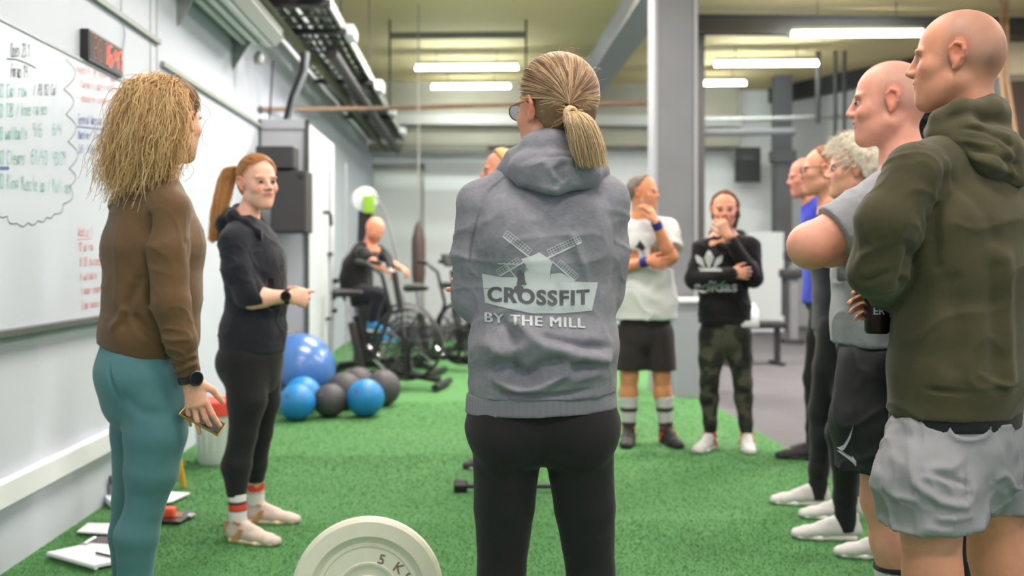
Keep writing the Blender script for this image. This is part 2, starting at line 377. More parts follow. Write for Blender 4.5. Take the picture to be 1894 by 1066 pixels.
def cloth(name, m, sp, h=.008, torso=None, arms=(), legs=(), extra=None, cuts=(), scuts=(), lump=.004, lumps=7.0, lstretch=(1, 1, 1), creases=(), folds=(), seed=0, col=None, colfn=None, W=None, ridges=(), smooth_k=.03, part=None, parent=None, post=None):
    """torso [(pt, half width, half depth)]; arms/legs chains [(pts, radii)]; cuts [(pt, normal)]"""
    W = sp['W'] if W is None else W; allp = []; mr = 0
    if torso: allp += [t[0] for t in torso]; mr = max(mr, max(max(t[1], t[2]) for t in torso))
    for c in list(arms)+list(legs): allp += list(c[0])
    allp = np.array(allp); lo = allp.min(0)-.13-mr*.75*(1 if torso else 0); hi = allp.max(0)+.13+mr*.75*(1 if torso else 0)
    S = Sdf(lo, hi, h)
    if torso: S.chain([t[0] for t in torso], [t[2] for t in torso], .02, W, [t[1]/t[2] for t in torso])
    if extra: extra(S)
    for p_, n_ in cuts: S.cut(p_, n_)
    for c in list(arms)+list(legs):
        S.chain(c[0], c[1], c[2] if len(c) > 2 else smooth_k, c[3] if len(c) > 3 else None, c[4] if len(c) > 4 else None)
    for p_, n_, r_ in scuts: S.cut(p_, n_, 0, r_)
    if post: post(S)
    v, q = S.out(); q = orient(v, q); n = vnormals(v, q); d = np.zeros(len(v))
    if lump: d += lump*vnoise(v*lumps*np.array(lstretch), seed+11)+lump*.5*vnoise(v*lumps*2.3*np.array(lstretch), seed+12)
    for am, fq in ridges:
        r_ = np.clip(ridge(vnoise(v*np.array(fq)+vnoise(v*5, 31)[:, None]*.9, seed+7)), 0, 1)**3; d += am*(r_-.25)
    if creases: d += wrinkle(v, n, creases, seed)
    for f in folds: d += fold(v, *f)*(1 if len(f) < 5 else 1)
    v = v+n*d[:, None]
    cols = None
    if colfn is not None: cols = colfn(v, n)
    elif col is not None: cols = np.tile(np.array(lin(col)), (len(v), 1))
    o = mesh_np(name, v, [q], m, parent or sp['root'], cols=cols)
    o.data['n'] = len(v); return o
def bvh(o):
    me = o.data; n = len(me.vertices); co = np.empty(n*3, dtype=np.float32); me.vertices.foreach_get('co', co)
    M = np.array(world_of(o)); co = co.reshape(-1, 3)@M[:3, :3].T+M[:3, 3]
    return BVHTree.FromPolygons([tuple(c) for c in co.tolist()], [tuple(p.vertices) for p in me.polygons])
def world_of(o):
    m = Matrix.Identity(4); ch = []
    while o is not None: ch.append(o); o = o.parent
    for q in reversed(ch):
        if q.parent is not None: m = m @ q.matrix_parent_inverse
        m = m @ Matrix.LocRotScale(q.location, q.rotation_euler, q.scale)
    return m
def text_bm(body, size=1.0, font=None, shear=0.0, bold=0.0, spacing=1.0):
    c = bpy.data.curves.new('lettering', 'FONT'); c.body = body; c.size = size; c.shear = shear; c.offset = bold; c.align_x = 'CENTER'; c.space_character = spacing; c.resolution_u = 4
    o = bpy.data.objects.new('lettering', c); COL.objects.link(o); dg = bpy.context.evaluated_depsgraph_get(); dg.update()
    me = bpy.data.meshes.new_from_object(o.evaluated_get(dg)); bm = bmesh.new(); bm.from_mesh(me); bpy.data.objects.remove(o); bpy.data.meshes.remove(me); bpy.data.curves.remove(c)
    return bm
def decal(name, bms, O, X, Y, target, m, parent, off=.0015, cell=.012, warp=None, reach=.5):
    "flat print laid on a curved surface: each shape is sliced into small pieces and pressed on the cloth"
    bm = bmesh.new()
    for b in bms:
        me = bpy.data.meshes.new('t'); b.to_mesh(me); b.free(); bm.from_mesh(me); bpy.data.meshes.remove(me)
    bmesh.ops.triangulate(bm, faces=bm.faces[:])
    xs = [v.co.x for v in bm.verts]; ys = [v.co.y for v in bm.verts]
    for lo, hi, ax in ((min(xs), max(xs), (1, 0, 0)), (min(ys), max(ys), (0, 1, 0))):
        k = lo+cell
        while k < hi:
            bmesh.ops.bisect_plane(bm, geom=bm.verts[:]+bm.edges[:]+bm.faces[:], plane_co=Vector(ax)*k, plane_no=Vector(ax)); k += cell
    bmesh.ops.triangulate(bm, faces=bm.faces[:])
    X = nrm(X); Y = nrm(Y); N = np.cross(X, Y)
    for v in bm.verts:
        x, y = v.co.x, v.co.y
        if warp: x, y = warp(x, y)
        p = np.array(O)+X*x+Y*y; hit = target.ray_cast(Vector(p+N*reach*.5), Vector(-N), reach*1.6)
        v.co = (hit[0]+Vector(N)*off) if hit[0] is not None else Vector(p)
    me = bpy.data.meshes.new(name); bm.to_mesh(me); bm.free(); me.materials.append(m)
    for p in me.polygons: p.use_smooth = True
    return link(bpy.data.objects.new(name, me), parent)
def flat(polys):
    bm = bmesh.new()
    for pl in polys: bm.faces.new([bm.verts.new((x, y, 0)) for x, y in pl])
    return bm
def strokes(segs, wd):
    "thin straight bars as a flat shape"
    bm = bmesh.new()
    for (x0, y0, x1, y1, *r) in segs:
        ww = (r[0] if r else wd)/2; L = math.hypot(x1-x0, y1-y0) or 1; nx, ny = -(y1-y0)/L*ww, (x1-x0)/L*ww
        bm.faces.new([bm.verts.new(p) for p in ((x0+nx, y0+ny, 0), (x0-nx, y0-ny, 0), (x1-nx, y1-ny, 0), (x1+nx, y1+ny, 0))])
    return bm
# ---- hair
def hair_mat(name, rough=.45):
    m = mat(name, (120, 90, 60), rough, attr=True, spec=.4); return m
HAIR = hair_mat('hair')
def strands(name, paths, cols, parent, r0=.0006, r1=.0003, m=None):
    "paths (N,K,3)"
    N, K, _ = paths.shape; h = bpy.data.hair_curves.new(name); h.add_curves([K]*N)
    h.attributes['position'].data.foreach_set('vector', paths.astype(np.float32).ravel())
    ra = h.attributes.new('radius', 'FLOAT', 'POINT'); t = np.linspace(0, 1, K); ra.data.foreach_set('value', np.tile(r0+(r1-r0)*t, N).astype(np.float32))
    ca = h.attributes.new('Col', 'FLOAT_COLOR', 'CURVE'); c = np.ones((N, 4), dtype=np.float32); c[:, :3] = cols; ca.data.foreach_set('color', c.ravel())
    h.materials.append(m or HAIR); o = bpy.data.objects.new(name, h); link(o, parent); return o
def hair_cap(sp, rgb, grow=.006, front=.035, low=-.03, nape=-.075, h=.005, name='hair', lump=.0025, lumps=40, extra=None, colvar=.2, side=.0, stretch=(1, 1, 1), rough=.6, top=0):
    "short or pulled-back hair as a shell on the skull"
    c = np.array(sp['hc']); A = sp['A']; s = sp.get('hs', 1.0); T = lambda x, y, z: c+s*(x*A[0]+y*A[1]+z*A[2])
    S = Sdf(c-.20*s, c+.20*s, h)
    S.ell(T(0, -.014, .032), ((.079+grow)*s, (.098+grow)*s, (.090+grow+top)*s), A, 0); S.ell(T(0, -.045, -.005), ((.066+grow)*s, (.060+grow)*s, (.066+grow)*s), A, .02)
    S.cone(T(0, -.04, -.02), T(0, -.045, nape+.03), (.055+grow)*s, (.045+grow)*s, .02, A[0], 1.05)
    # hairline: a plane that rises to the brow at the front and drops to the nape
    S.cut(T(0, front, .055), A[1]*.82-A[2]*.57); S.cut(T(0, -.02, low), A[1]*.86-A[2]*.5); S.cut(T(0, 0, nape), -A[2])
    if extra: extra(S, T, A, s)
    v, q = S.out(); q = orient(v, q); n = vnormals(v, q); loc = (v-c)@A.T*np.array(stretch)
    v = v+n*(lump*vnoise(loc*lumps, 5)+lump*.6*vnoise(loc*lumps*2.5, 6))[:, None]
    cb = np.array(lin(rgb)); cols = cb[None]*(1+colvar*vnoise(loc*lumps*1.5, 9)+colvar*.7*vnoise(loc*lumps*5, 10))[:, None]
    return mesh_np(name, v, [q], HAIR if rough < .6 else mat('hair shell', rgb, .75, attr=True), sp['root'], cols=np.clip(cols, 0, 1))
# ---- shoes
_SH = {}
def shoe_mesh():
    if _SH: return _SH
    S = Sdf((-.07, -.10, -.01), (.07, .22, .14), .0045)
    S.chain([(0, -.058, .045), (0, 0, .048), (.002, .06, .038), (.004, .13, .028), (.004, .170, .022)], [.040, .042, .037, .029, .025], .012, (1, 0, 0), [.85, .9, 1.1, 1.42, 1.4])
    S.cone((0, -.054, .05), (0, -.045, .105), .036, .040, .02, (1, 0, 0), .95); S.cone((0, -.01, .085), (0, .075, .062), .030, .014, .015, (1, 0, 0), 1.1)
    S.cut((0, 0, .012), (0, 0, -1)); S.cut((0, -.04, .112), (0, .10, 1)); v, q = S.out(); q = orient(v, q); _SH['upper'] = (v, q)
    S = Sdf((-.08, -.12, -.01), (.08, .24, .05), .0045)
    S.chain([(0, -.060, .016), (0, 0, .016), (.003, .08, .014), (.004, .165, .016)], [.022, .020, .018, .016], .01, (1, 0, 0), [1.85, 1.75, 2.5, 2.35])
    S.cut((0, 0, .001), (0, 0, -1)); S.cut((0, 0, .030), (0, 0, 1)); v, q = S.out(); q = orient(v, q); _SH['sole'] = (v, q)
    return _SH
def shoe(sp, ankle, yaw, upper, sole, accent=None, s=1.0, z=0.0, tilt=0.0, lace=None):
    "ankle point: the shoe stands under it, toe towards yaw"
    D = shoe_mesh(); f = DIR(yaw); r = DIR(yaw+90)
    O = np.array([ankle[0], ankle[1], z])+f*.035; t = math.radians(tilt); f2 = f*math.cos(t)+UP*math.sin(t); u2 = UP*math.cos(t)-f*math.sin(t)
    R = np.array([r, f2, u2])*s
    v, q = D['upper']; o = mesh_np('shoe', v@R+O, [q], upper, sp['root'])
    v, q = D['sole']; mesh_np('sole', v@R+O, [q], sole, o)
    M = MB()
    for k in range(4):
        yy = .018+.020*k; zz = .098-.0085*k
        M.tube([(-.026, yy, zz-.014), (-.012, yy+.004, zz-.001), (.012, yy+.004, zz-.001), (.026, yy, zz-.014)], .0028, 6)
    b = M.build('laces', lace or sole, o, True)
    co = np.array([vv.co[:] for vv in b.data.vertices])@R+O; b.data.vertices.foreach_set('co', co.astype(np.float32).ravel())
    if accent is not None:
        M = MB(); M.tube([(-.036, .0, .100), (-.038, -.035, .108), (0, -.084, .114), (.038, -.035, .108), (.036, .0, .100)], .006, 8)
        M.box((-.014, -.104, .035), (.014, -.092, .100)); M.prism([(.046, -.05, .02), (.046, -.02, .02), (.044, .02, .075), (.044, .0, .08)], (.004, 0, 0)); M.prism([(-.050, -.05, .02), (-.050, -.02, .02), (-.048, .02, .075), (-.048, .0, .08)], (.004, 0, 0))
        b = M.build('collar', accent, o, True); co = np.array([vv.co[:] for vv in b.data.vertices])@R+O; b.data.vertices.foreach_set('co', co.astype(np.float32).ravel())
    return o
def watch(sp, c, axis, out, r=.031, col=None, face=True, width=.022):
    axis = nrm(axis); out = nrm(np.asarray(out)-axis*np.dot(out, axis)); b = np.cross(axis, out); M = MB()
    M.lathe([(r, -width/2), (r+.003, -width/2+.002), (r+.003, width/2-.002), (r, width/2)], frameM(c, out, b, axis), 28)
    o = M.build('wristwatch' if face else 'wristband', col or BLACKP, sp['root'], True)
    if face:
        M = MB(); M.lathe([(0, 0), (.021, 0), (.023, .003), (.023, .009), (.020, .012), (.017, .0115), (0, .0115)], frameM(np.array(c)+out*(r-.001), b, axis, out), 28); M.build('watch_case', col or BLACKP, o, True)
        M = MB(); M.lathe([(0, .0125), (.0165, .0125), (.0165, .0118)], frameM(np.array(c)+out*(r-.001), b, axis, out), 28); M.build('dial', mat('dial glass', (25, 27, 32), .08), o, True)
    return o
BLACKP = mat('black plastic', (28, 28, 30), .4)
def sock(sp, a, b, ra, rb, stops, m, name='sock', h=.006, lift=.006):
    "a top, b bottom; stops: [(t, rgb)] bands"
    a = np.array(a); b = np.array(b); S = Sdf(*bounds([a, b], .09), h); S.cone(a, b, ra+lift, rb+lift, 0); d = nrm(b-a); S.cut(a, -d); S.cut(b, d)
    v, q = S.out(); q = orient(v, q); t = (v-a)@d/np.linalg.norm(b-a); cols = np.zeros((len(v), 3))
    for tt, rgb in stops: cols[t >= tt] = lin(rgb)
    return mesh_np(name, v, [q], m, sp['root'], cols=cols)
# ------------------------------------------------------------------ setting
WALL = mat('white wall paint', (190, 197, 208), .75, vary=.035, vscale=1.2, bump=.05, bscale=60)
CEIL = mat('old cream ceiling paint', (208, 192, 144), .9, vary=.06, vscale=.6, bump=.1, bscale=20)
SOFF = mat('grey soffit paint', (150, 146, 134), .9, vary=.08, vscale=1.5)
STEEL = mat('grey painted steel', (116, 118, 124), .6, vary=.05, vscale=3); DSTEEL = mat('dark steel', (48, 47, 48), .6, vary=.1, vscale=4); GALV = mat('galvanised metal', (150, 154, 152), .5, .4, vary=.15, vscale=12)
RUST = mat('rusty pipe paint', (118, 92, 72), .7, vary=.15, vscale=8); RUBBER = mat('dark rubber floor', (84, 82, 88), .85, vary=.08, vscale=3, bump=.2, bscale=300)
WPAINT = mat('white enamel', (226, 230, 234), .45); GREYP = mat('grey panel', (170, 172, 180), .6)
TURF = mat('green turf backing', (71, 122, 68), .95, vary=.06, vscale=3.5, bump=.25, bscale=180)
def S(o): return setp(o, kind='structure')
S(MB().box((-1.9, -4, -.1), (10, 19.2, -.004)).build('floor', RUBBER))
S(MB().box((-1.81, -3.5, -.004), (2.03, 15.0, .004)).build('floor_turf', TURF))
S(MB().box((-2.0, -4, 0), (-1.81, 18.6, 4.4)).build('wall_left', WALL))
S(MB().box((-2.0, 18.5, 0), (5.9, 18.7, 4.4)).build('wall_back', mat('brightened wall paint', (230, 233, 234), .8, vary=.03, vscale=1)))  # white wall paint made paler here so the back looks brighter lit
a, b = P(1440, 480, 18.6), P(1894, 480, 14.3); d_ = nrm(b-a); e_ = b+d_*4.5; n_ = np.array([d_[1], -d_[0], 0]); n_ = n_ if n_ @ FW > 0 else -n_
S(MB().prism([a*[1, 1, 0], e_*[1, 1, 0], (e_+n_*.2)*[1, 1, 0], (a+n_*.2)*[1, 1, 0]], (0, 0, 4.4)).build('wall_right', mat('greyish wall paint', (184, 184, 186), .8, vary=.06, vscale=1)))
S(MB().box((-2.0, -4, 4.4), (10, 18.7, 4.5)).build('ceiling', CEIL))
S(MB().box((-1.81, 17.9, 3.28), (4.9, 18.5, 4.4)).build('soffit', SOFF))
S(MB().box((-1.81, 17.7, 3.62), (4.9, 17.9, 3.80)).build('trim_1', mat('pale duct paint', (176, 174, 172), .7)))
S(MB().box((-1.81, 17.6, 3.12), (0.3, 17.75, 3.26)).build('trim_2', mat('olive grey pipe', (110, 110, 98), .7)))
S(MB().box((-1.81, 2.0, .277), (-1.76, 6.3, .372), bevel=.004).build('baseboard_left', WPAINT))
# column, beams
cx, cy = P(1244, 480, 9.25)[:2]
S(MB().box((cx-.165, cy-.15, 0), (cx+.165, cy+.15, 4.4), bevel=.008).build('column', STEEL))
S(MB().box((cx-.20, cy-.16, 0), (cx-.165, cy+.16, 4.4)).box((cx+.165, cy-.16, 0), (cx+.20, cy+.16, 4.4)).build('column_flange', mat('grey painted steel light', (150, 152, 160), .6)))
S(MB().box((1.86, 9.4, 4.02), (2.12, 18.4, 4.40)).box((1.80, 9.4, 3.99), (2.18, 18.4, 4.02)).build('beam', mat('beam paint', (146, 148, 156), .6)))
S(MB().box((2.1, 12.4, 4.08), (9.5, 12.46, 4.28)).box((2.1, 12.36, 4.06), (9.5, 12.50, 4.09)).box((2.1, 12.36, 4.27), (9.5, 12.50, 4.30)).build('beam', DSTEEL))
S(MB().prism([a*[1, 1, 0]+UP*4.12-n_*.02, e_*[1, 1, 0]+UP*4.12-n_*.02, e_*[1, 1, 0]+UP*4.12-n_*.25, a*[1, 1, 0]+UP*4.12-n_*.25], (0, 0, .28)).build('beam', DSTEEL))
c2 = P(1446, 480, 17.3); S(MB().box((c2[0]-.14, c2[1]-.14, 0), (c2[0]+.14, c2[1]+.14, 4.4)).box((c2[0]-.2, c2[1]-.2, 2.9), (c2[0]+.2, c2[1]+.1, 3.1)).build('column', mat('charcoal steel', (86, 87, 92), .7)))
c3 = P(1293, 480, 12.6); S(MB().box((c3[0]-.05, c3[1]-.05, 0), (c3[0]+.06, c3[1]+.05, 4.06)).build('column', DSTEEL))
# turf blades
def blades():
    segs = [(3.2, 4.6, 15000), (4.6, 6.2, 8000), (6.2, 8.5, 3500)]; vs = []
    for y0, y1, den in segs:
        n = int((y1-y0)*3.84*den); x = RNG.uniform(-1.80, 2.02, n); y = RNG.uniform(y0, y1, n)
        m = np.abs((x-.0418*y)/y) < .54; x, y = x[m], y[m]; n = len(x); h = RNG.uniform(.006, .014, n); a = RNG.uniform(0, 6.28, n); l = RNG.uniform(.002, .012, n); b = RNG.uniform(0, 6.28, n); w_ = .0016*(1+(y-3.2)*.25)
        p0 = np.stack([x+np.cos(a)*w_, y+np.sin(a)*w_, np.full(n, .003)], 1); p1 = np.stack([x-np.cos(a)*w_, y-np.sin(a)*w_, np.full(n, .003)], 1); p2 = np.stack([x+np.cos(b)*l, y+np.sin(b)*l, h], 1); vs.append(np.stack([p0, p1, p2], 1))
    v = np.concatenate(vs); n = len(v); c = np.array(lin((74, 128, 70)))*(1+.14*vnoise(v[:, 0]*np.array([2.2, 2.2, 1]), 2)[:, None]+RNG.uniform(-.10, .10, (n, 1)))
    o = mesh_np('turf_pile', v.reshape(-1, 3), [np.arange(n*3).reshape(-1, 3)], mat('turf fibre', (70, 150, 60), .8, attr=True, spec=.3), None, False, np.repeat(np.clip(c, 0, 1), 3, 0))
    setp(o, 'short green artificial turf pile covering the training lane', 'turf', kind='stuff')
blades()
# ------------------------------------------------------------------ fluorescent lights
TUBE = mat('fluorescent tube', (246, 255, 250), .3, emit=110.0); HOUS = mat('lamp housing', (120, 124, 110), .5)
LAB = ['fluorescent strip light near the middle rods, first in line left of the column', 'shorter-looking strip light hanging behind the first one, left of the column',
       'long strip light crossing behind the shaven head at the upper right', 'strip light right of the column in the second row', 'strip light half hidden behind the column']
for i, (x0, x1, y, L) in enumerate(((769, 957, 126, 1.5), (799, 943, 161, 1.35), (1465, 1705, 64, 1.7), (1323, 1511, 119, 1.5), (1262, 1378, 155, 1.15))):
    z = 3.98 if i == 2 else 4.14; d0 = (z-CAMZ)*FPX/(HOR-y); c = P((x0+x1)/2, y, d0); L = (x1-x0)/FPX*d0
    t = empty('fluorescent_light', c, LAB[i], 'light', 'fluorescent strip lights'); a0 = c-RT*L/2+FW*(.03); a1 = c+RT*L/2-FW*.03
    MB().tube([a0, a1], .024, 12).build('tube', TUBE, t, True)
    M = MB().prism([a0+FW*.06+UP*.045, a0-FW*.06+UP*.045, a0-FW*.03+UP*.09, a0+FW*.03+UP*.09], a1-a0); M.build('housing', HOUS, t)
    for s_ in (0, 1): e = (a0, a1)[s_]; MB().tube([e-RT*(.0), e+RT*(-.04 if s_ == 0 else .04)], .028, 10).build('end_cap', HOUS, t, True); MB().tube([e*.8+(a0, a1)[1-s_]*.2+UP*.08, (e*.8+(a0, a1)[1-s_]*.2)*[1, 1, 0]+UP*4.4], .006, 6).build('suspension_rod', DSTEEL, t)
# hanging sprinkler pipe with rods
t = empty('sprinkler_pipe', P(720, 200, 13.2), 'thin rusty pipe crossing the hall under the ceiling on two rods', 'pipe')
MB().tube([P(470, 203, 8.5), P(720, 200, 13.2), P(975, 193, 13.2), P(1218, 190, 13.2)], [.022, .03, .03, .03], 10).build('pipe_run', RUST, t, True)
MB().tube([P(462, 203, 8.4), P(478, 203, 8.6)], .045, 12).build('end_flange', DSTEEL, t, True)
for x in (721, 973):
    p = P(x, 200, 13.2); MB().tube([p, p*[1, 1, 0]+UP*4.4], .014, 8).build('hanger_rod', DSTEEL, t)
MB().tube([P(721, 66, 13.2), P(973, 64, 13.2)], .045, 8).build('cross_bar', mat('grey bar', (104, 110, 104), .6), t, True)
# pipes on the back right
t = empty('pipe_frame', P(1440, 230, 16), 'grey training rig bars crossing in front of the dark back column', 'rig')
for (p0, p1, r) in (((1285, 224, 15.5), (1600, 214, 15.5), .035), ((1300, 246, 15.8), (1470, 243, 15.8), .06), ((1300, 224, 15.6), (1300, 246, 15.9), .04)):
    MB().tube([P(*p0), P(*p1)], r, 8).build('bar', GALV if r < .05 else STEEL, t, True)
for x in (1513, 1545, 1562):
    p = P(x, 260, 15.2); MB().tube([p*[1, 1, 0]+UP*(2.4 if x > 1520 else 3.3), p*[1, 1, 0]+UP*4.4], .03 if x > 1520 else .04, 8).build('upright', DSTEEL, t, True)
# ------------------------------------------------------------------ left wall things
def onwall(px, py, off=.0):
    "where the line of sight through a pixel meets the left wall (off = distance from it)"
    d = FW+RT*((px-947)/FPX); k = (-1.81+off)/d[0]; p = d*k; p[2] = CAMZ-(py-HOR)/FPX*k; return p
def yw(px): return onwall(px, 480)[1]
# single-stroke handwriting
GL = {'A':"002848|1434",'B':"0008384725 05|254342 3020 00",'C':"4738180701103041",'D':"0008284642 2000",'E':"40000848|0535",'F':"000848|0535",'G':"47381807011030424434",'H':"0008|4048|0545",'I':"2028",'K':"0008|48053 40",'L':"080040",'M':"0008244840",'N':"00084048",'O':"180702103041473818",'P':"00082847250 5",'R':"0008284725 05|2540",'S':"4738180725354110 00",'T':"2028|0848",'U':"080110304148",'W':"0810243048",'X':"0048|0840",'Y':"0824|4820",
'a':"4435152103 1030 42|4541 40",'b':"0800|03153544413010 01",'c':"44351504011030 41",'d':"4840|4435150401103041",'e':"0343443515040110 3041",'f':"2027 3848|0535",'g':"45351504021232 43|454 1 30".replace(' ',''),'h':"0008|0315354440",'i':"2025|2728",'k':"0800|450340",'l':"2820",'m':"0005|0415242 0|2435 4440".replace(' ',''),'n':"0005|0415354440",'o':"1504011030414435 15".replace(' ',''),'p':"0500|0415354441301001",'q':"4540|4435150401103041",'r':"0005|041535",'s':"4435150413333 1 2000".replace(' ',''),'t':"2821304 0|1535".replace(' ',''),'u':"0501103041|4540",'w':"0510232340 45".replace('2323','23'),'y':"0522|4500",'x':"0045|0540",
'0':"180701103041473818",'1':"0628 20",'2':"0718384704 0040".replace('4704','4745'),'3':"0718384735254341 3010 01",'4':"480 0".replace(' ','')+"|0834" if 0 else "080444|4840",'5':"4808054442 3010 01",'6':"48 1804 01103041 4435 1504",'7':"084820",'8':"153526 47381807 1504 011030414435",'9':"4435150618384740",'/':"0048",'-':"0444",'.':"1011",':':"1112|1415",'(':"3817113 0".replace(' ',''),'+':"0444|2226"}
def writing(parent, text, p0, p1, h, m, wdt=.004):
    "handwritten line: p0, p1 baseline pixels, h cap height in pixels at the start"
    a = onwall(*p0, .024); b = onwall(*p1, .024); hh = h*abs(a[0]*FW[0]+a[1]*FW[1])/FPX; n = len(text); M = MB(); ux = (b-a)/n; rr = random.Random(text)
    for i, ch in enumerate(text):
        g = GL.get(ch, '').replace(' ', '')
        jx, jy = rr.uniform(-.04, .04), rr.uniform(-.04, .04)
        for st in g.split('|'):
            pts = [(int(st[k])/4*.72+jx+rr.uniform(-.02, .02), int(st[k+1])/8+jy*.5+rr.uniform(-.015, .015)) for k in range(0, len(st)-1, 2)]
            q = [a+ux*(i+x+.12*y)+UP*hh*y for x, y in pts]
            for u, v in zip(q, q[1:]):
                dv = nrm(v-u); nn = np.array([0, -dv[2], dv[1]])*wdt/2; u2 = u-dv*wdt*.3; v2 = v+dv*wdt*.3
                M.poly([u2+nn, v2+nn, v2-nn, u2-nn])
    M.build('lettering', m, parent)
def stroke_line(parent, pts, m, wdt=.004, name='marker_line'):
    M = MB(); q = [onwall(x, y, .0242) for x, y in pts]
    for u, v in zip(q, q[1:]):
        dv = nrm(v-u); nn = np.array([0, -dv[2], dv[1]])*wdt/2; M.poly([u+nn, v+nn, v-nn, u-nn])
    M.build(name, m, parent)
wb = empty('whiteboard', (-1.81, 3.6, 1.54), 'large whiteboard covered in handwritten workouts on the left wall', 'whiteboard')
y1 = yw(221); MB().box((-1.81, 1.6, .95), (-1.788, y1, 2.13)).build('board_surface', mat('whiteboard enamel', (196, 205, 217), .25, spec=.5), wb)
MB().box((-1.81, 1.6, 2.13), (-1.782, y1, 2.142)).box((-1.81, y1, .94), (-1.782, y1+.012, 2.142)).build('board_frame', mat('aluminium', (140, 144, 148), .4, .5), wb)
MB().box((-1.81, 1.6, .925), (-1.745, y1, .952), bevel=.003).build('marker_tray', mat('tray aluminium', (96, 100, 100), .5, .4), wb)
BK, GRN, RED, BLU = mat('black marker', (60, 62, 66), .6), mat('green marker', (104, 176, 158), .6), mat('red marker', (232, 130, 120), .6), mat('blue marker', (80, 92, 160), .6)
for a_ in ((("Open 23.1"), (20, 105), (56, 105), 25, BK), ("Amrap 14", (20, 142), (51, 145), 24, BK), ("60 Cal row", (-4, 180), (50, 178), 24, GRN), ("/ AB 82 Cal", (62, 176), (106, 176), 20, BK),
    ("50 T2B / knee raises", (-4, 217), (88, 211), 24, GRN), ("40 wallballs", (-4, 259), (51, 257), 24, GRN), ("9/6", (60, 253), (79, 253), 24, GRN), ("6/4", (97, 250), (114, 250), 20, GRN),
    ("30 Cleans", (-4, 304), (47, 304), 26, GRN), ("61/43", (58, 303), (89, 304), 26, GRN), ("43/29", (98, 305), (122, 305), 24, GRN), ("20 Ring Muscle up / Pull ups", (-4, 348), (132, 358), 27, GRN),
    ("AMRAP 8 min bar", (140, 137), (218, 152), 14, RED), ("- Farmers carry 4x10 m", (142, 160), (217, 172), 14, RED), ("- double unders 40", (142, 186), (216, 194), 12, RED),
    ("General Warm up", (145, 229), (188, 231), 18, BLU), ("Machine - 2 min/M", (145, 257), (192, 257), 15, BLU), ("5/5 - 5/5e - 5/5", (146, 283), (190, 281), 14, BLU),
    ("Wod p 1", (145, 437), (172, 437), 18, RED), ("10 cal row", (146, 465), (173, 463), 16, RED), ("8 DB burpees", (148, 493), (190, 489), 16, RED), ("6 wallballs", (149, 520), (180, 515), 14, RED), ("4 power cleans", (150, 545), (187, 540), 14, RED), ("2 bar muscle up", (152, 572), (191, 566), 14, RED)):
    writing(wb, *a_, wdt=.0032)
stroke_line(wb, [(12, 109), (30, 110), (50, 117), (67, 126)], BK); stroke_line(wb, [(143, 234), (197, 240)], BLU, .006); stroke_line(wb, [(0, 311), (17, 311)], BLU, .012); stroke_line(wb, [(144, 443), (170, 441)], RED)
def scal(pts):
    out = []
    for (x0, y0), (x1, y1_) in zip(pts, pts[1:]):
        for t in np.linspace(0, 1, 7)[:-1]: bl = math.sin(t*math.pi)*.35; dx, dy = x1-x0, y1_-y0; out.append((x0+dx*t+dy*bl, y0+dy*t-dx*bl))
    return out+[pts[-1]]
stroke_line(wb, scal([(121, 108), (118, 165), (122, 212), (126, 262), (128, 312), (130, 345), (116, 378), (100, 396), (86, 402), (70, 408), (52, 412), (32, 413), (14, 400), (-4, 392)]), BK, .0035, 'cloud_outline')
# clock
ck = empty('led_clock', (-1.80, yw(190), 2.2), 'black digital wall clock showing 16:47 in red over the whiteboard', 'clock')
y0, y1 = 4.61*1.0, 5.07; y0 = yw(147); y1 = onwall(228, 120, .043)[1]; z0, z1 = 2.143, 2.292
MB().box((-1.808, y0, z0), (-1.767, y1, z1), bevel=.004).build('case', mat('black case', (34, 33, 34), .45), ck)
MB().box((-1.7675, y0+.012, z0+.012), (-1.7655, y1-.012, z1-.012)).build('display_glass', mat('smoked display', (30, 12, 10), .2), ck)
ON = mat('lit red segment', (255, 70, 34), .4, emit=1.3); OFF = mat('dim red segment', (120, 40, 18), .5, emit=.15)
def digit(cy, w_, on, ghost=True, mo=ON):
    segs = {'a': (0, 1, 1, 1), 'g': (0, .5, 1, .5), 'd': (0, 0, 1, 0), 'f': (0, .5, 0, 1), 'b': (1, .5, 1, 1), 'e': (0, 0, 0, .5), 'c': (1, 0, 1, .5)}
    D = dict(zip('0123456789', ('abcdef', 'bc', 'abged', 'abgcd', 'fgbc', 'afgcd', 'afgedc', 'abc', 'abcdefg', 'abcdfg')))
    A_, B_ = MB(), MB(); used = [0, 0]; H_ = .098; zb = z0+.026
    for k, (xa, za, xb, zb_) in segs.items():
        lit = k in D[on]; 
        if not lit and not ghost: continue
        M = A_ if lit else B_; used[0 if lit else 1] += 1; t_ = .0042
        ya, yb = cy+(xa-.5)*w_+.10*(za-.5)*w_, cy+(xb-.5)*w_+.10*(zb_-.5)*w_
        if za == zb_: M.box((-1.7655, ya+.005, zb+za*H_-t_), (-1.7642, yb-.005, zb+za*H_+t_))
        else: M.box((-1.7655, (ya+yb)/2-t_, zb+za*H_+.005), (-1.7642, (ya+yb)/2+t_, zb+zb_*H_-.005))
    if used[0]: A_.build('digit', mo, ck)
    else: A_.bm.free()
    if used[1]: B_.build('unlit_segment', OFF, ck)
    else: B_.bm.free()
W_ = (y1-y0); 
for f, dch, mo in ((.17, '8', OFF), (.30, '8', OFF), (.47, '1', ON), (.60, '6', ON), (.79, '4', ON), (.92, '7', ON)): digit(y0+W_*f, .040, dch, f < .5, mo)
MB().box((-1.7655, y0+W_*.69-.004, z0+.055), (-1.7642, y0+W_*.69+.004, z0+.065)).box((-1.7655, y0+W_*.69-.004, z0+.088), (-1.7642, y0+W_*.69+.004, z0+.098)).build('colon', ON, ck)
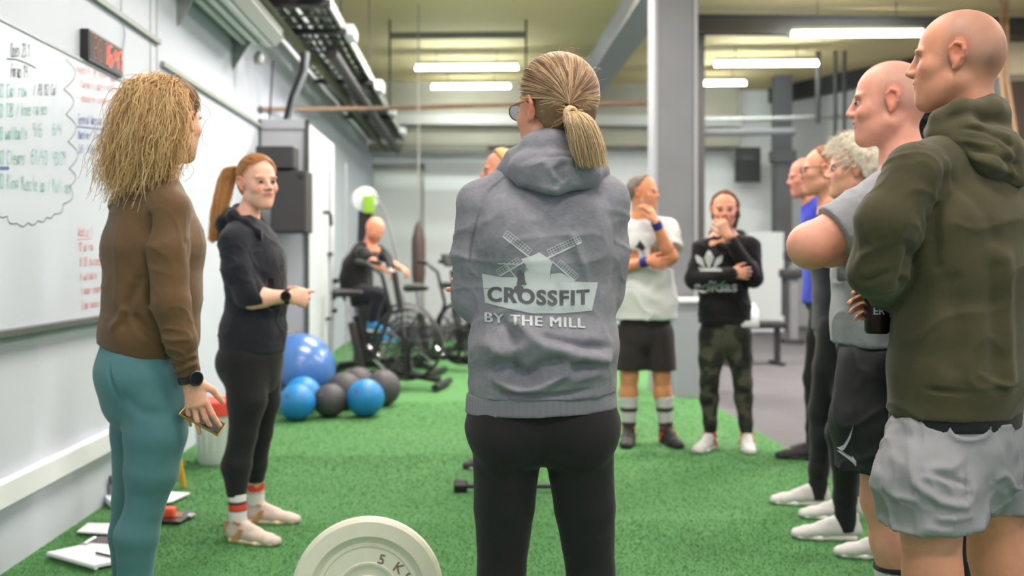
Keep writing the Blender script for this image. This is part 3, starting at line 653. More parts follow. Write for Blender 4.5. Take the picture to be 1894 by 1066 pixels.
# cables and conduits on the wall
def wtube(name, pts, r, m, label, cat, off=.02, group=None):
    return setp(MB().tube([onwall(x, y, off) for x, y in pts], r, 8).build(name, m, None, True), label, cat, group)
wtube('cable', [(225, -20), (224, 18), (228, 45), (231, 62), (229, 80), (227, 92)], .0035, GALV, 'thin grey cable dropping to the digital clock', 'cable', .012)
o = MB().box((-1.81, yw(150), 2.462), (-1.785, yw(291), 2.490)).build('conduit', mat('grey conduit', (150, 156, 150), .6)); setp(o, 'grey trunking high on the left wall above the clock', 'trunking')
o = MB().box((-1.81, yw(296), 2.350), (-1.785, yw(485), 2.378)).build('conduit', mat('grey conduit', (150, 156, 150), .6)); setp(o, 'long grey trunking running along the left wall to the container', 'trunking')
for px in (277, 289): S(MB().box((-1.811, yw(px), 0.0), (-1.806, yw(px)+.012, 4.4)).build('trim_3', GALV))
# heater / lamp fitting
ht = empty('wall_heater', (-1.7, 7.0, 2.95), 'long grey metal heater fitting fixed high on the left wall', 'heater')
yA, yB = 6.1, 7.75
MB().prism([(-1.80, yA, 2.90), (-1.50, yA, 2.86), (-1.44, yA, 2.93), (-1.50, yA, 3.05), (-1.80, yA, 3.06)], (0, yB-yA, 0)).build('casing', mat('heater enamel', (176, 180, 178), .45, .2), ht)
for k in range(3): MB().box((-1.74+k*.09, yA+.06, 2.855-.006*k), (-1.70+k*.09, yB-.06, 2.885-.006*k)).build('slat', mat('heater slat', (206, 210, 208), .4), ht)
MB().tube([(-1.46, yA, 2.98), (-1.46, yB, 2.98)], .016, 8).build('edge_tube', GALV, ht, True)
for y in (yA+.12, yB-.1): MB().prism([(-1.81, y, 2.66), (-1.81, y, 3.1), (-1.55, y, 3.0), (-1.70, y, 2.84)], (0, .03, 0)).build('bracket', GALV, ht)
MB().lathe([(0, 0), (.035, 0), (.04, .05), (.02, .09), (0, .1)], Matrix.Translation((-1.62, yB-.05, 2.72)), 14).build('valve', GALV, ht, True)
# cable tray
ct = empty('cable_tray', (-1.45, 10, 3.3), 'steel cable tray packed with cables hanging along the left wall', 'cable tray')
TR = mat('tray steel', (92, 96, 90), .6, .3, vary=.15, vscale=8)
MB().box((-1.74, 3.0, 3.28), (-1.72, 17.5, 3.36)).build('side_rail', TR, ct); MB().box((-1.16, 3.0, 3.27), (-1.135, 17.5, 3.36)).build('side_rail', mat('tray lip', (150, 152, 148), .5, .3), ct)
rung = MB().box((-.29, -.02, -.008), (.29, .02, .008)).build('rung', TR, ct); rung.location = (-1.44, 3.1, 3.285)
rung.matrix_parent_inverse = parent_inv(ct)
for k in range(1, 48):
    r_ = rung.copy(); COL.objects.link(r_); r_.location = (-1.44, 3.1+.3*k, 3.285)
rr = random.Random(4)
for k in range(11):
    x = -1.69+k*.052; c = rr.choice(((62, 66, 58), (44, 46, 42), (86, 92, 74), (120, 122, 112), (56, 62, 50))); pts = [(x+rr.uniform(-.02, .02), 3+i*1.2, 3.32+rr.uniform(-.01, .03)) for i in range(13)]
    MB().tube(pts, rr.uniform(.014, .026), 7).build('cable', mat('cable %d %d %d' % c, c, .7), ct, True)
for y in (5.2, 7.9, 8.9, 11.4, 14.2):
    for x in (-1.73, -1.15): MB().tube([(x, y, 3.3), (x, y, 4.4)], .008, 6).build('hanger_rod', DSTEEL, ct)
    MB().box((-1.78, y-.03, 3.22), (-1.10, y+.03, 3.265)).build('cross_bracket', DSTEEL, ct)
MB().tube([(-1.55, 3, 3.14), (-1.55, 9.5, 3.14), (-1.50, 9.8, 3.14), (-1.50, 17.5, 3.14)], .045, 10).build('lower_pipe', mat('olive pipe', (92, 96, 72), .7), ct, True)
MB().tube([(-1.28, 9.2, 3.12), (-1.28, 17.5, 3.12)], .06, 10).build('lower_pipe', DSTEEL, ct, True)
for y, w_ in ((9.0, .10), (11.9, .12), (13.9, .12), (16, .1)): MB().box((-1.14, y, 3.24), (-1.05, y+.35, 3.24+w_), bevel=.01).build('junction_box', WPAINT, ct)
for x0, m_ in ((560, DSTEEL), (568, GREYP)):
    setp(MB().tube([P(x0, 96, 8.3), P(x0-2, 130, 8.35), P(x0-22, 180, 8.45), P(x0-34, 228, 8.62)], .02, 8).build('cable', m_, None, True), 'dark cable curving down from the tray to the container' if m_ is DSTEEL else 'pale cable beside the dark one, from the tray to the container', 'cable')
setp(MB().tube([P(505, 112, 8.45), P(498, 228, 8.62)], .008, 6).build('cable', DSTEEL, None, True), 'thin straight cable left of the two thick ones over the container', 'cable')
# container / cold room with doors
cb = empty('container', (-1.6, 10, 0), 'tall white cabinet room against the left wall with grey front and door bolts', 'container')
MB().box((-1.81, 8.62, 0), (-1.40, 10.30, 2.40)).build('body', mat('container white', (196, 202, 206), .5, vary=.02), cb)
MB().box((-1.80, 8.60, .03), (-1.42, 8.622, 2.34)).build('front_panel', GREYP, cb); MB().box((-1.81, 8.585, 2.34), (-1.385, 8.63, 2.42)).build('top_rail', GREYP, cb)
MB().box((-1.415, 8.58, 0), (-1.385, 8.63, 2.42)).build('corner_post', mat('dark edge', (70, 76, 76), .5), cb)
MB().box((-1.81, 8.585, 0), (-1.79, 8.63, 2.42)).build('corner_post', mat('dark edge', (70, 76, 76), .5), cb)
HS = mat('black hardware', (44, 44, 46), .5)
def onside(px, py):
    d = FW+RT*((px-947)/FPX); k = -1.40/d[0]; p = d*k; p[2] = CAMZ-(py-HOR)/FPX*k; return p
M = MB(); p = onside(598, 393); M.tube([p, p+[.05, 0, .0], p+[.06, .05, -.02], p+[.06, .10, -.12]], .018, 8).build('door_handle', HS, cb, True)
for (px, py, s_) in ((612, 548, .07), (614, 575, .04), (606, 470, .03), (603, 590, .03), (616, 520, .05)):
    p = onside(px, py); MB().box(p-[.0, s_, s_*.5], p+[.05, s_, s_*.5], bevel=.006).build('door_bolt', HS, cb)
p = onside(607, 500); MB().tube([p*[1, 1, 0]+UP*.25+[.02, 0, 0], p*[1, 1, 0]+UP*2.1+[.02, 0, 0]], .012, 8).build('lock_rod', GREYP, cb)
p = onside(640, 350); MB().box((-1.405, p[1], .05), (-1.392, p[1]+.02, 2.3)).build('door_seam', GREYP, cb)
# loudspeakers
def speaker(x0, x1, y0, y1, d, dep, label, extra):
    a_, b_ = P(x0, y1, d), P(x1, y0, d); t = empty('loudspeaker', ((a_+b_)/2), label, 'speaker', 'black speakers on the container front'); c = (a_+b_)/2; h_ = (b_[2]-a_[2])/2; w_ = (b_-a_)@RT/2
    M4 = frameM(c+FW*dep/2, RT, FW, UP); MB().box((-w_, -dep/2, -h_), (w_, dep/2, h_), M4, .015).build('cabinet', mat('black speaker box', (44, 43, 45), .7), t)
    MB().box((-w_*.92, -dep/2-.012, -h_*.95), (w_*.92, -dep/2+.004, h_*.95), M4, .006).build('grille', mat('speaker grille', (58, 57, 60), .8, bump=.5, bscale=400), t)
    if extra:
        for s_ in (-1, 1): MB().box((w_*.75*s_-.02, -dep/2-.02, h_*.8), (w_*.75*s_+.02, -dep/2, h_*.92), M4).build('corner_guard', HS, t)
        MB().box((-w_*.2, dep/2, -.1), (w_*.2, dep/2+.24, .1), M4).build('wall_bracket', HS, t)
speaker(500, 566, 315, 431, 8.08, .28, 'big black loudspeaker mounted on the grey container front', True)
speaker(472, 543, 270, 312, 8.08, .22, 'small black speaker box sitting on top of the big loudspeaker', False)
# ------------------------------------------------------------------ back wall
dr = P(738, 480, 18.4); DM = mat('grey door frame', (168, 170, 162), .6)
S(MB().box((dr[0]-.47, 18.44, 0), (dr[0]+.43, 18.5, 2.88)).build('door_1', mat('white door', (212, 217, 214), .6)))
S(MB().box((dr[0]-.47, 18.40, 2.88), (dr[0]+.47, 18.5, 2.97)).box((dr[0]+.41, 18.40, 0), (dr[0]+.47, 18.5, 2.97)).box((dr[0]-.53, 18.40, 0), (dr[0]-.47, 18.5, 2.97)).build('door_frame', DM))
c = P(1383, 305, 18.2); t = empty('notice_board', c, 'small black framed board hung high on the back wall', 'board')
MB().box((-.235, -.02, -.32), (.235, .02, .32), frameM(c, RT, FW, UP), .006).build('frame', mat('black frame', (30, 30, 32), .5), t); MB().box((-.20, -.025, -.28), (.20, -.019, .28), frameM(c, RT, FW, UP)).build('panel', mat('charcoal face', (48, 48, 50), .6), t)
MB().box((-.11, -.03, .10), (.11, -.024, .16), frameM(c, RT, FW, UP)).build('printed_strip', mat('grey strip', (78, 76, 78), .6), t)
c = P(1415, 500, 16.5); setp(MB().box((-.30, -.05, -.9), (.30, .05, .75), frameM(c*[1, 1, 0]+UP*.92, RT, FW, UP), .01).build('partition_panel', mat('pale partition', (206, 212, 214), .6)), 'pale free-standing panel between the woman in black and the dark column', 'panel')
c = P(1412, 480, 15.6); t = empty('machine', P(1466, 480, 14.5)*[1, 1, 0], 'grey strength machine with black pads in front of the dark column', 'machine')
M4 = frameM(P(1466, 480, 14.5)*[1, 1, 0], RT, FW, UP)
MB().box((-.14, -.14, 0), (.14, .14, .06), M4).build('base', DSTEEL, t); MB().box((-.05, -.05, .06), (.07, .05, 1.15), M4).build('post', STEEL, t); MB().box((-.18, -.12, .95), (.16, .12, 1.08), M4, .03).build('pad', HS, t); MB().box((-.12, -.1, 1.2), (.1, .1, 1.35), M4, .03).build('pad', HS, t); MB().box((-.16, -.02, .4), (-.10, .02, 1.0), M4).build('arm', DSTEEL, t)
# bench
b0 = P(1412, 480, 11.6)*[1, 1, 0]; M4 = frameM(b0, RT, FW, UP); t = empty('bench', b0, 'low black flat bench on the rubber floor right of the turf', 'bench')
MB().box((-.52, -.16, .42), (.24, .16, .50), M4, .02).build('pad', mat('black vinyl', (40, 38, 40), .5), t)
for x in (-.44, .16): MB().box((x-.03, -.03, .03), (x+.03, .03, .42), M4).build('leg', HS, t); MB().box((x-.035, -.22, 0), (x+.035, .22, .035), M4).build('foot', HS, t)
c = P(1392, 480, 11.4)*[1, 1, 0]+UP*.50; setp(MB().lathe([(0, 0), (.055, 0), (.065, .02), (.065, .14), (.03, .19), (.022, .22), (0, .22)], Matrix.Translation(Vector(c)), 18).build('bottle', WPAINT, None, True), 'white bottle standing on the low black bench', 'bottle')
# box beside the column
b0 = P(1268, 480, 8.95)*[1, 1, 0]; M4 = frameM(b0, RT, FW, UP); t = empty('storage_box', b0, 'pale grey waist-high box with a white lid at the foot of the column', 'box')
MB().box((-.12, -.2, 0), (.11, .1, .84), M4, .006).build('box_body', mat('pale grey board', (150, 154, 164), .7), t); MB().box((-.20, -.23, .84), (.14, .12, .875), M4, .005).build('lid', WPAINT, t)
c = P(1297, 480, 9.3)*[1, 1, 0]; setp(MB().lathe([(0, 0), (.10, 0), (.10, .015), (.07, .02), (.02, .24), (0, .24)], Matrix.Translation(Vector(c)), 20).build('marker_cone', mat('orange plastic', (214, 120, 70), .6), None, True), 'small orange marker cone behind the column foot', 'cone')
# upper right cream duct box and ropes
c = P(1885, 112, 13.5); t = empty('duct_box', c, 'cream metal duct box high on the right behind the shaven head', 'duct'); M4 = frameM(c, RT, FW, UP)
MB().box((-.27, -.15, -.22), (.6, .3, .22), M4, .01).build('casing', mat('cream enamel', (216, 200, 170), .6), t); MB().box((-.27, -.14, .22), (.6, .3, 1.0), M4).build('hanger_plate', mat('dull brown plate', (120, 110, 92), .7), t)
for i, (xa, xb) in enumerate(((1852, 1866), (1862, 1880))):
    p, q = P(xa, 140, 12.2), P(xb, 260, 12.2); o = setp(MB().tube([p*[1, 1, 0]+UP*4.38, p, p*.5+q*.5, q, q*[1, 1, 0]+UP*.3], .028, 8).build('climbing_rope', mat('tan rope', (150, 122, 96), .9, bump=.5, bscale=90), None, True), ('tan climbing rope hanging closest to the shaven head', 'second tan climbing rope, just right of the first')[i], 'rope', 'climbing ropes')
c = P(1884, 190, 13.2); setp(MB().box((-.16, -.05, -.5), (.5, .05, .28), frameM(c, RT, FW, UP), .01).build('shutter_panel', mat('dark brown panel', (62, 48, 40), .7)), 'dark brown panel on the wall below the cream duct box', 'panel')
# ------------------------------------------------------------------ gym equipment
BLK = mat('black gym plastic', (34, 34, 36), .5); CHR = mat('chrome tube', (190, 190, 195), .25, .9); MESHM = mat('fan guard', (52, 52, 55), .5, .3)
def air_bike(px, d, yaw, label):
    t = empty('air_bike', P(px, 480, d)*[1, 1, 0], label, 'exercise bike', 'air bikes by the back wall'); f, r = DIR(yaw), DIR(yaw+90); B = P(px, 480, d)*[1, 1, 0]; L = lambda x, y, z: B+f*x+r*y+UP*z
    MB().tube([L(-.45, 0, .09), L(.15, 0, .16), L(.62, 0, .09)], .035, 8).build('frame', BLK, t, True)
    for x in (-.48, .64): MB().tube([L(x, -.28, .05), L(x, .28, .05)], .035, 8).build('foot', BLK, t, True)
    MB().tube([L(-.15, 0, .14), L(-.25, 0, .62)], .04, 8).build('seat_tube', BLK, t, True); MB().tube([L(-.25, 0, .6), L(-.29, 0, .86)], .022, 8).build('seat_post', CHR, t, True)
    q = Sdf(np.minimum(L(-.5, -.2, .8), L(0, .2, .8))-.15, np.maximum(L(-.5, -.2, .95), L(0, .2, .95))+.15, .012); q.cone(L(-.40, 0, .90), L(-.16, 0, .90), .045, .025, .01, r, 2.4, 1.2); v, g = q.out(); mesh_np('seat', v, [orient(v, g)], BLK, t)
    C = L(.30, 0, .42); M4 = frameM(C, f, UP, r)
    MB().lathe([(.33, -.055), (.345, -.04), (.345, .04), (.33, .055), (.325, .04), (.325, -.04), (.33, -.055)], M4, 32).build('fan_rim', BLK, t, True)
    fan = MB()
    for s_ in (-1, 1):
        for rr_ in (.08, .14, .20, .26): fan.tube([C+f*rr_*math.cos(a)+UP*rr_*math.sin(a)+r*s_*.05 for a in np.linspace(0, 6.2832, 25)[:-1]], .004, 4, True)
        for a in np.linspace(0, 6.2832, 17)[:-1]: fan.tube([C+r*s_*.055+(f*math.cos(a)+UP*math.sin(a))*.04, C+r*s_*.045+(f*math.cos(a)+UP*math.sin(a))*.33], .0035, 4)
    fan.build('fan_guard', MESHM, t)
    for k in range(8):
        a = k*math.pi/4; u = f*math.cos(a)+UP*math.sin(a); w_ = f*-math.sin(a)+UP*math.cos(a); MB().prism([C+u*.06+w_*.02-r*.03, C+u*.30+w_*.05-r*.03, C+u*.30+w_*.055-r*.03, C+u*.06+w_*.03-r*.03], r*.06).build('fan_blade', mat('fan blade', (96, 96, 100), .5, .3), t)
    MB().lathe([(0, -.07), (.055, -.07), (.06, 0), (.055, .07), (0, .07)], M4, 18).build('hub', BLK, t, True)
    MB().tube([L(.24, 0, .72), L(.17, 0, 1.10)], .03, 8).build('mast', BLK, t, True); MB().box((-.02, -.09, -.06), (.02, .09, .08), frameM(L(.12, 0, 1.20), nrm(f+UP*.4), r, nrm(UP-f*.4)), .01).build('console', BLK, t)
    for s_ in (-1, 1):
        MB().tube([L(.02, s_*.15, .30), L(.20, s_*.20, .75), L(.12, s_*.22, 1.08), L(-.02, s_*.22, 1.18)], .018, 8).build('lever', CHR if s_ < 0 else BLK, t, True); MB().tube([L(-.02, s_*.22, 1.18), L(-.14, s_*.22, 1.20)], .024, 8).build('grip', BLK, t, True)
        MB().tube([L(.0, s_*.09, .28), L(.0+.12*s_, s_*.11, .28-.10*s_)], .014, 8).build('crank', CHR, t, True); MB().box((-.05, -.04, -.012), (.05, .04, .012), frameM(L(.12*s_, s_*.17, .28-.10*s_), f, r, UP), .004).build('pedal', BLK, t)
        MB().tube([L(.30, s_*.07, .12), L(.30, s_*.07, .42)], .02, 6).build('fork', BLK, t, True)
    return t
air_bike(697, 9.45, 100, 'black air bike standing beside the cabinet room, seat to the left, nobody on it')
air_bike(700, 10.5, 105, 'black air bike being ridden by the bald man')
air_bike(812, 10.95, 118, 'black air bike next right of the rider with a silver fan arc')
air_bike(872, 12.2, 118, 'black air bike half hidden behind the grey hoodie')
C = P(796, 480, 10.75)*[1, 1, 0]
t = empty('ski_machine', P(674, 480, 11.3)*[1, 1, 0], 'tall black ski machine tower with a green patch behind the rider', 'exercise machine'); M4 = frameM(P(674, 480, 11.3)*[1, 1, 0], RT, FW, UP)
MB().box((-.25, -.2, 0), (.25, .3, .04), M4).build('base', BLK, t); MB().prism([(p[0], p[1], p[2]) for p in (Vector(M4@Vector((-.13, 0, .04))), M4@Vector((.10, 0, .04)), M4@Vector((.07, 0, 1.98)), M4@Vector((-.06, 0, 1.98)))], FW*.12).build('tower', BLK, t)
MB().lathe([(0, -.08), (.14, -.06), (.15, 0), (.14, .06), (0, .08)], frameM(M4@Vector((0, .05, 1.90)), RT, UP, FW), 24).build('fan_housing', mat('white plastic housing', (214, 220, 220), .5), t, True)
MB().box((.0, -.10, 1.74), (.12, -.03, 1.94), M4, .01).build('display', mat('lime green plastic', (130, 176, 40), .5), t)
MB().tube([M4@Vector((.10, -.05, 2.0)), M4@Vector((.25, -.1, 1.75)), M4@Vector((.36, -.1, 1.3)), M4@Vector((.42, -.1, .9))], .012, 6).build('cord', mat('grey cord', (120, 122, 120), .7), t, True)
t = empty('punch_bag', P(774, 470, 12.4), 'narrow dark bag hanging on a rope behind the air bikes', 'bag'); p = P(774, 462, 12.4)
MB().lathe([(0, -.42), (.07, -.42), (.085, -.3), (.085, .12), (.05, .28), (.015, .36), (0, .36)], Matrix.Translation(Vector(p)), 20).build('bag_body', mat('dark brown leather', (64, 50, 46), .6), t, True); MB().tube([p+UP*.35, p*[1, 1, 0]+UP*4.4], .010, 6).build('rope', mat('grey rope', (130, 132, 128), .8), t)
# ------------------------------------------------------------------ balls
BB = mat('blue slam ball', (26, 122, 186), .45, bump=.15, bscale=300); KB = mat('charcoal slam ball', (66, 64, 68), .6, bump=.2, bscale=260)
def ball(px, py, r, d, m, label, group, z=None):
    c = P(px, py, d); c[2] = r+.004 if z is None else z; t = empty('ball', c-UP*r, label, 'ball', group)
    MB().lathe([(r*math.sin(a), -r*math.cos(a)) if 0 < a < math.pi else (0, -r*math.cos(a)) for a in np.linspace(0, math.pi, 25)], Matrix.Translation(Vector(c)), 40).build('shell', m, t, True)
    n = nrm(-FW*.8-RT*.35+UP*.45); M = MB(); M.lathe([(0, r*1.006), (r*.10, r*1.0), (r*.13, r*.985)], frameM(c, nrm(np.cross(n, UP)), np.cross(n, nrm(np.cross(n, UP))), n), 20); M.build('valve_cap', mat('ball cap', (86, 86, 92), .5), t, True)
ball(549, 745, .139, 7.50, BB, 'blue slam ball at the left end of the front row', 'blue slam balls')
ball(560, 722, .145, 7.86, BB, 'blue slam ball behind the leftmost blue one, under the big dome', 'blue slam balls')
ball(676, 738, .146, 7.68, BB, 'blue slam ball at the right of the front row', 'blue slam balls')
ball(610, 743, .128, 7.66, KB, 'charcoal ball between the two front blue balls', 'charcoal slam balls')
ball(637, 712, .150, 8.06, KB, 'charcoal ball in the second row behind the front charcoal one', 'charcoal slam balls')
ball(662, 697, .140, 8.65, KB, 'charcoal ball farthest back in the heap', 'charcoal slam balls')
ball(708, 718, .150, 8.25, KB, 'charcoal ball at the right end of the heap', 'charcoal slam balls')
# half-dome balance trainer leaning on the container
n = nrm(RT*.80-FW*.45+UP*.38); x = nrm(np.cross(UP, n)); y = np.cross(n, x); c = P(557, 684, 8.25); c[2] = .315
t = empty('balance_dome', c*[1, 1, 0], 'big blue half-dome balance trainer leaning on its edge behind the balls', 'balance trainer')
MB().lathe([(.30, 0)]+[(.295*math.cos(a), .27*math.sin(a)) for a in np.linspace(.05, math.pi/2, 14)][:-1]+[(0, .27)], frameM(c, x, y, n), 44).build('dome', mat('blue rubber dome', (66, 112, 176), .3, coat=.3), t, True)
MB().lathe([(0, -.045), (.30, -.045), (.325, -.02), (.325, .005), (.30, .02), (.27, .02)], frameM(c, x, y, n), 44).build('platform', mat('black platform', (40, 42, 52), .5), t, True)
# ------------------------------------------------------------------ bumper plate
c = P(680, 1098, 2.96); ax = nrm(-FW+RT*.08+UP*.03); X = nrm(np.cross(UP, ax)); Y = np.cross(ax, X); R0 = .225; c[2] = R0+.003; M4 = frameM(c, X, Y, ax)
t = empty('bumper_plate', c*[1, 1, 0], 'cream white 5 KG bumper plate standing on its edge on the turf', 'weight plate'); CRM = mat('cream rubber plate', (222, 220, 204), .5, vary=.03, vscale=20, bump=.05, bscale=200)
MB().lathe([(.026, -.02), (.075, -.02), (.08, -.012), (.15, -.012), (.158, -.022), (.212, -.022), (.2245, -.012), (.2245, .012), (.214, .022), (.172, .024), (.160, .014), (.150, .010), (.148, .0125), (.140, .0125), (.138, .010), (.094, .010), (.092, .013), (.084, .013), (.080, .010), (.055, .010), (.050, .016), (.030, .018), (.026, .016), (.026, -.02)], M4, 72).build('plate_body', CRM, t, True)
MB().lathe([(.0255, -.021), (.0255, .020), (.031, .020), (.031, -.021), (.0255, -.021)], M4, 32).build('hub_ring', GALV, t, True)
INK = mat('brown mould lettering', (120, 110, 96), .7)
for ch, px, py, rot in (('5', 706, 1036, .30), ('K', 737, 1052, .62), ('G', 758, 1070, .85)):
    b = text_bm(ch, .042, bold=.0008)
    for v in b.verts: v.co.z = .0108; x_, y_ = v.co.x, v.co.y-.014; v.co.x = x_*math.cos(-rot)-y_*math.sin(-rot)+(px-680)/622.; v.co.y = x_*math.sin(-rot)+y_*math.cos(-rot)+(1098-py)/622.; v.co = M4@v.co
    me = bpy.data.meshes.new('lettering'); b.to_mesh(me); b.free(); me.materials.append(INK); link(bpy.data.objects.new('lettering', me), t)
# bar with hexagonal ends on the turf
t = empty('weighted_bar', P(990, 480, 5.2)*[1, 1, 0], 'short black bar with hexagonal ends lying on the turf behind the grey hoodie', 'weight'); a_, b_ = P(852, 480, 5.2)*[1, 1, 0]+UP*.035, P(1110, 480, 5.2)*[1, 1, 0]+UP*.035
MB().tube([a_, b_], .013, 10).build('handle', BLK, t, True)
for e in (a_, b_): MB().tube([e-RT*.035, e-RT*.028, e+RT*.028, e+RT*.035], [.026, .036, .036, .026], 6).build('hex_head', BLK, t)
# ------------------------------------------------------------------ bucket and the things on the floor at the left
c = P(402, 480, 5.96)*[1, 1, 0]; t = empty('bucket', c, 'translucent white tub with a red lid behind the coach in black', 'bucket')
MB().lathe([(0, .005), (.105, .005), (.112, .02), (.132, .30), (.136, .31), (0, .31)], Matrix.Translation(Vector(c)), 40).build('tub', mat('milky plastic', (222, 226, 228), .4), t, True)
MB().lathe([(.137, .295), (.145, .30), (.145, .375), (.138, .382), (.10, .38), (0, .378)], Matrix.Translation(Vector(c)), 40).build('lid', mat('coral red lid', (232, 80, 66), .5), t, True)
for k in range(6): a = -2.2+k*.35; MB().tube([c+[.108*math.cos(a), .108*math.sin(a), .03], c+[.132*math.cos(a), .132*math.sin(a), .26]], .004, 5).build('rib', mat('milky plastic', (222, 226, 228), .4), t, True)
def G(px, py, z=.012): d = FPX*(CAMZ-z)/(py-HOR); return P(px, py, d)
PAPER = mat('white paper', (232, 234, 240), .8); GRYC = mat('grey clipboard', (96, 92, 96), .5); DKC = mat('dark glossy clipboard', (52, 52, 56), .2)
def sheet(name, pts, m, label, cat, th=.006, z=.016, parent=None):
    q = [G(x, y, z) for x, y in pts]; o = MB().prism(q, (0, 0, th)).build(name, m, parent)
    if parent is None: setp(o, label, cat)
    return o
nb = empty('notepad', G(150, 1030)*[1, 1, 0], 'open white notepad with a curled left edge on the turf, nearest the viewer', 'notepad')
sheet('pages', [(92, 1026), (178, 1051), (236, 1040), (226, 1014), (165, 1010)], PAPER, '', '', .012, .016, nb)
MB().tube([G(90, 1025, .026), G(178, 1050, .026)], .010, 10).build('curled_edge', PAPER, nb, True)
t = empty('pen', G(190, 1028, .035), 'black pen lying on the white notepad', 'pen'); MB().tube([G(178, 1023, .034), G(208, 1030, .034)], .0045, 8).build('barrel', BLK, t, True); MB().tube([G(206, 1029.5, .034), G(211, 1031, .034)], [.0045, .001], 8).build('tip', GALV, t, True)
cp = empty('clipboard', G(190, 1003)*[1, 1, 0], 'grey clipboard with a steel clip lying behind the notepad', 'clipboard'); sheet('board', [(148, 1011), (170, 994), (240, 996), (236, 1014)], GRYC, '', '', .004, .016, cp)
MB().tube([G(156, 1008, .03), G(174, 997, .03)], .012, 10).build('clip', CHR, cp, True)
sheet('paper_sheet', [(142, 986), (163, 970), (232, 971), (236, 992)], PAPER, 'white sheet of paper with faint notes beyond the grey clipboard', 'paper')
sheet('paper_sheet', [(285, 934), (300, 911), (352, 914), (318, 930)], PAPER, 'white sheet of paper to the right of the teal leggings', 'paper')
sheet('paper_sheet', [(190, 926), (196, 915), (214, 930), (206, 940)], PAPER, 'white paper leaning by the pen tin at the wall', 'paper', .03)
dk = empty('dark_clipboard', G(320, 958)*[1, 1, 0], 'dark glossy folder with a light corner lying right of the teal leggings', 'folder'); sheet('cover', [(286, 966), (300, 945), (364, 949), (334, 968)], DKC, '', '', .006, .016, dk); sheet('light_corner', [(345, 955), (350, 949), (363, 950), (354, 957)], mat('silver card', (170, 172, 178), .4), '', '', .0015, .023, dk)
sheet('label_patch', [(322, 957), (326, 948), (339, 949), (336, 957)], mat('tan card', (150, 110, 76), .6), '', '', .0015, .023, dk)
c = G(306, 956, .02); setp(MB().box((-.045, -.03, 0), (.045, .03, .045), frameM(c, RT, FW, UP), .014).build('marker_block', mat('bright orange plastic', (236, 92, 58), .5), None, True), 'bright orange block lying on the dark folder', 'block')
c = G(213, 930, 0); t = empty('pen_tin', c*[1, 1, 0], 'small metal tin full of markers standing by the wall', 'pen holder'); MB().lathe([(0, .012), (.036, .012), (.038, .10), (.035, .10), (.033, .02), (0, .02)], Matrix.Translation(Vector(c)), 24).build('tin', GALV, t, True)
for k in range(6): a = k*1.05; q = c+[.018*math.cos(a), .018*math.sin(a), .02]; MB().tube([q, q+[.012*math.cos(a), .012*math.sin(a), .11+.01*(k % 3)]], .007, 7).build('marker_pen', mat('pen %d' % (k % 3), ((60, 50, 44), (90, 84, 76), (40, 40, 44))[k % 3], .5), t, True)
t = empty('yellow_stand', G(337, 902)*[1, 1, 0], 'yellow wooden peg standing on the turf behind the teal leggings', 'stand'); MB().tube([G(341, 902, .01), G(333, 902, .01)+UP*.145], [.014, .012], 8).build('peg', mat('yellow wood', (206, 160, 40), .6), t, True); MB().lathe([(0, .012), (.026, .012), (.028, .05), (0, .055)], Matrix.Translation(Vector(G(322, 890, 0))), 16).build('orange_foot', mat('bright orange plastic', (236, 92, 58), .5), t, True)
# black trainer frame at the lower right edge
p0 = P(1900, 480, 3.4)*[1, 1, 0]; t = empty('weight_rack', p0, 'black frame with a pale stripe at the lower right edge', 'rack'); M4 = frameM(p0, RT, FW, UP)
MB().box((-.06, -.3, 0), (.5, .25, .08), M4, .01).build('base', BLK, t); MB().box((-.03, -.2, .08), (.4, -.12, .58), M4, .01).build('upright', BLK, t); MB().box((-.05, -.22, .30), (.3, -.205, .34), M4).build('pale_stripe', GREYP, t); MB().tube([M4@Vector((-.03, -.1, .10)), M4@Vector((.25, .1, .55))], .02, 8).build('brace', BLK, t, True)
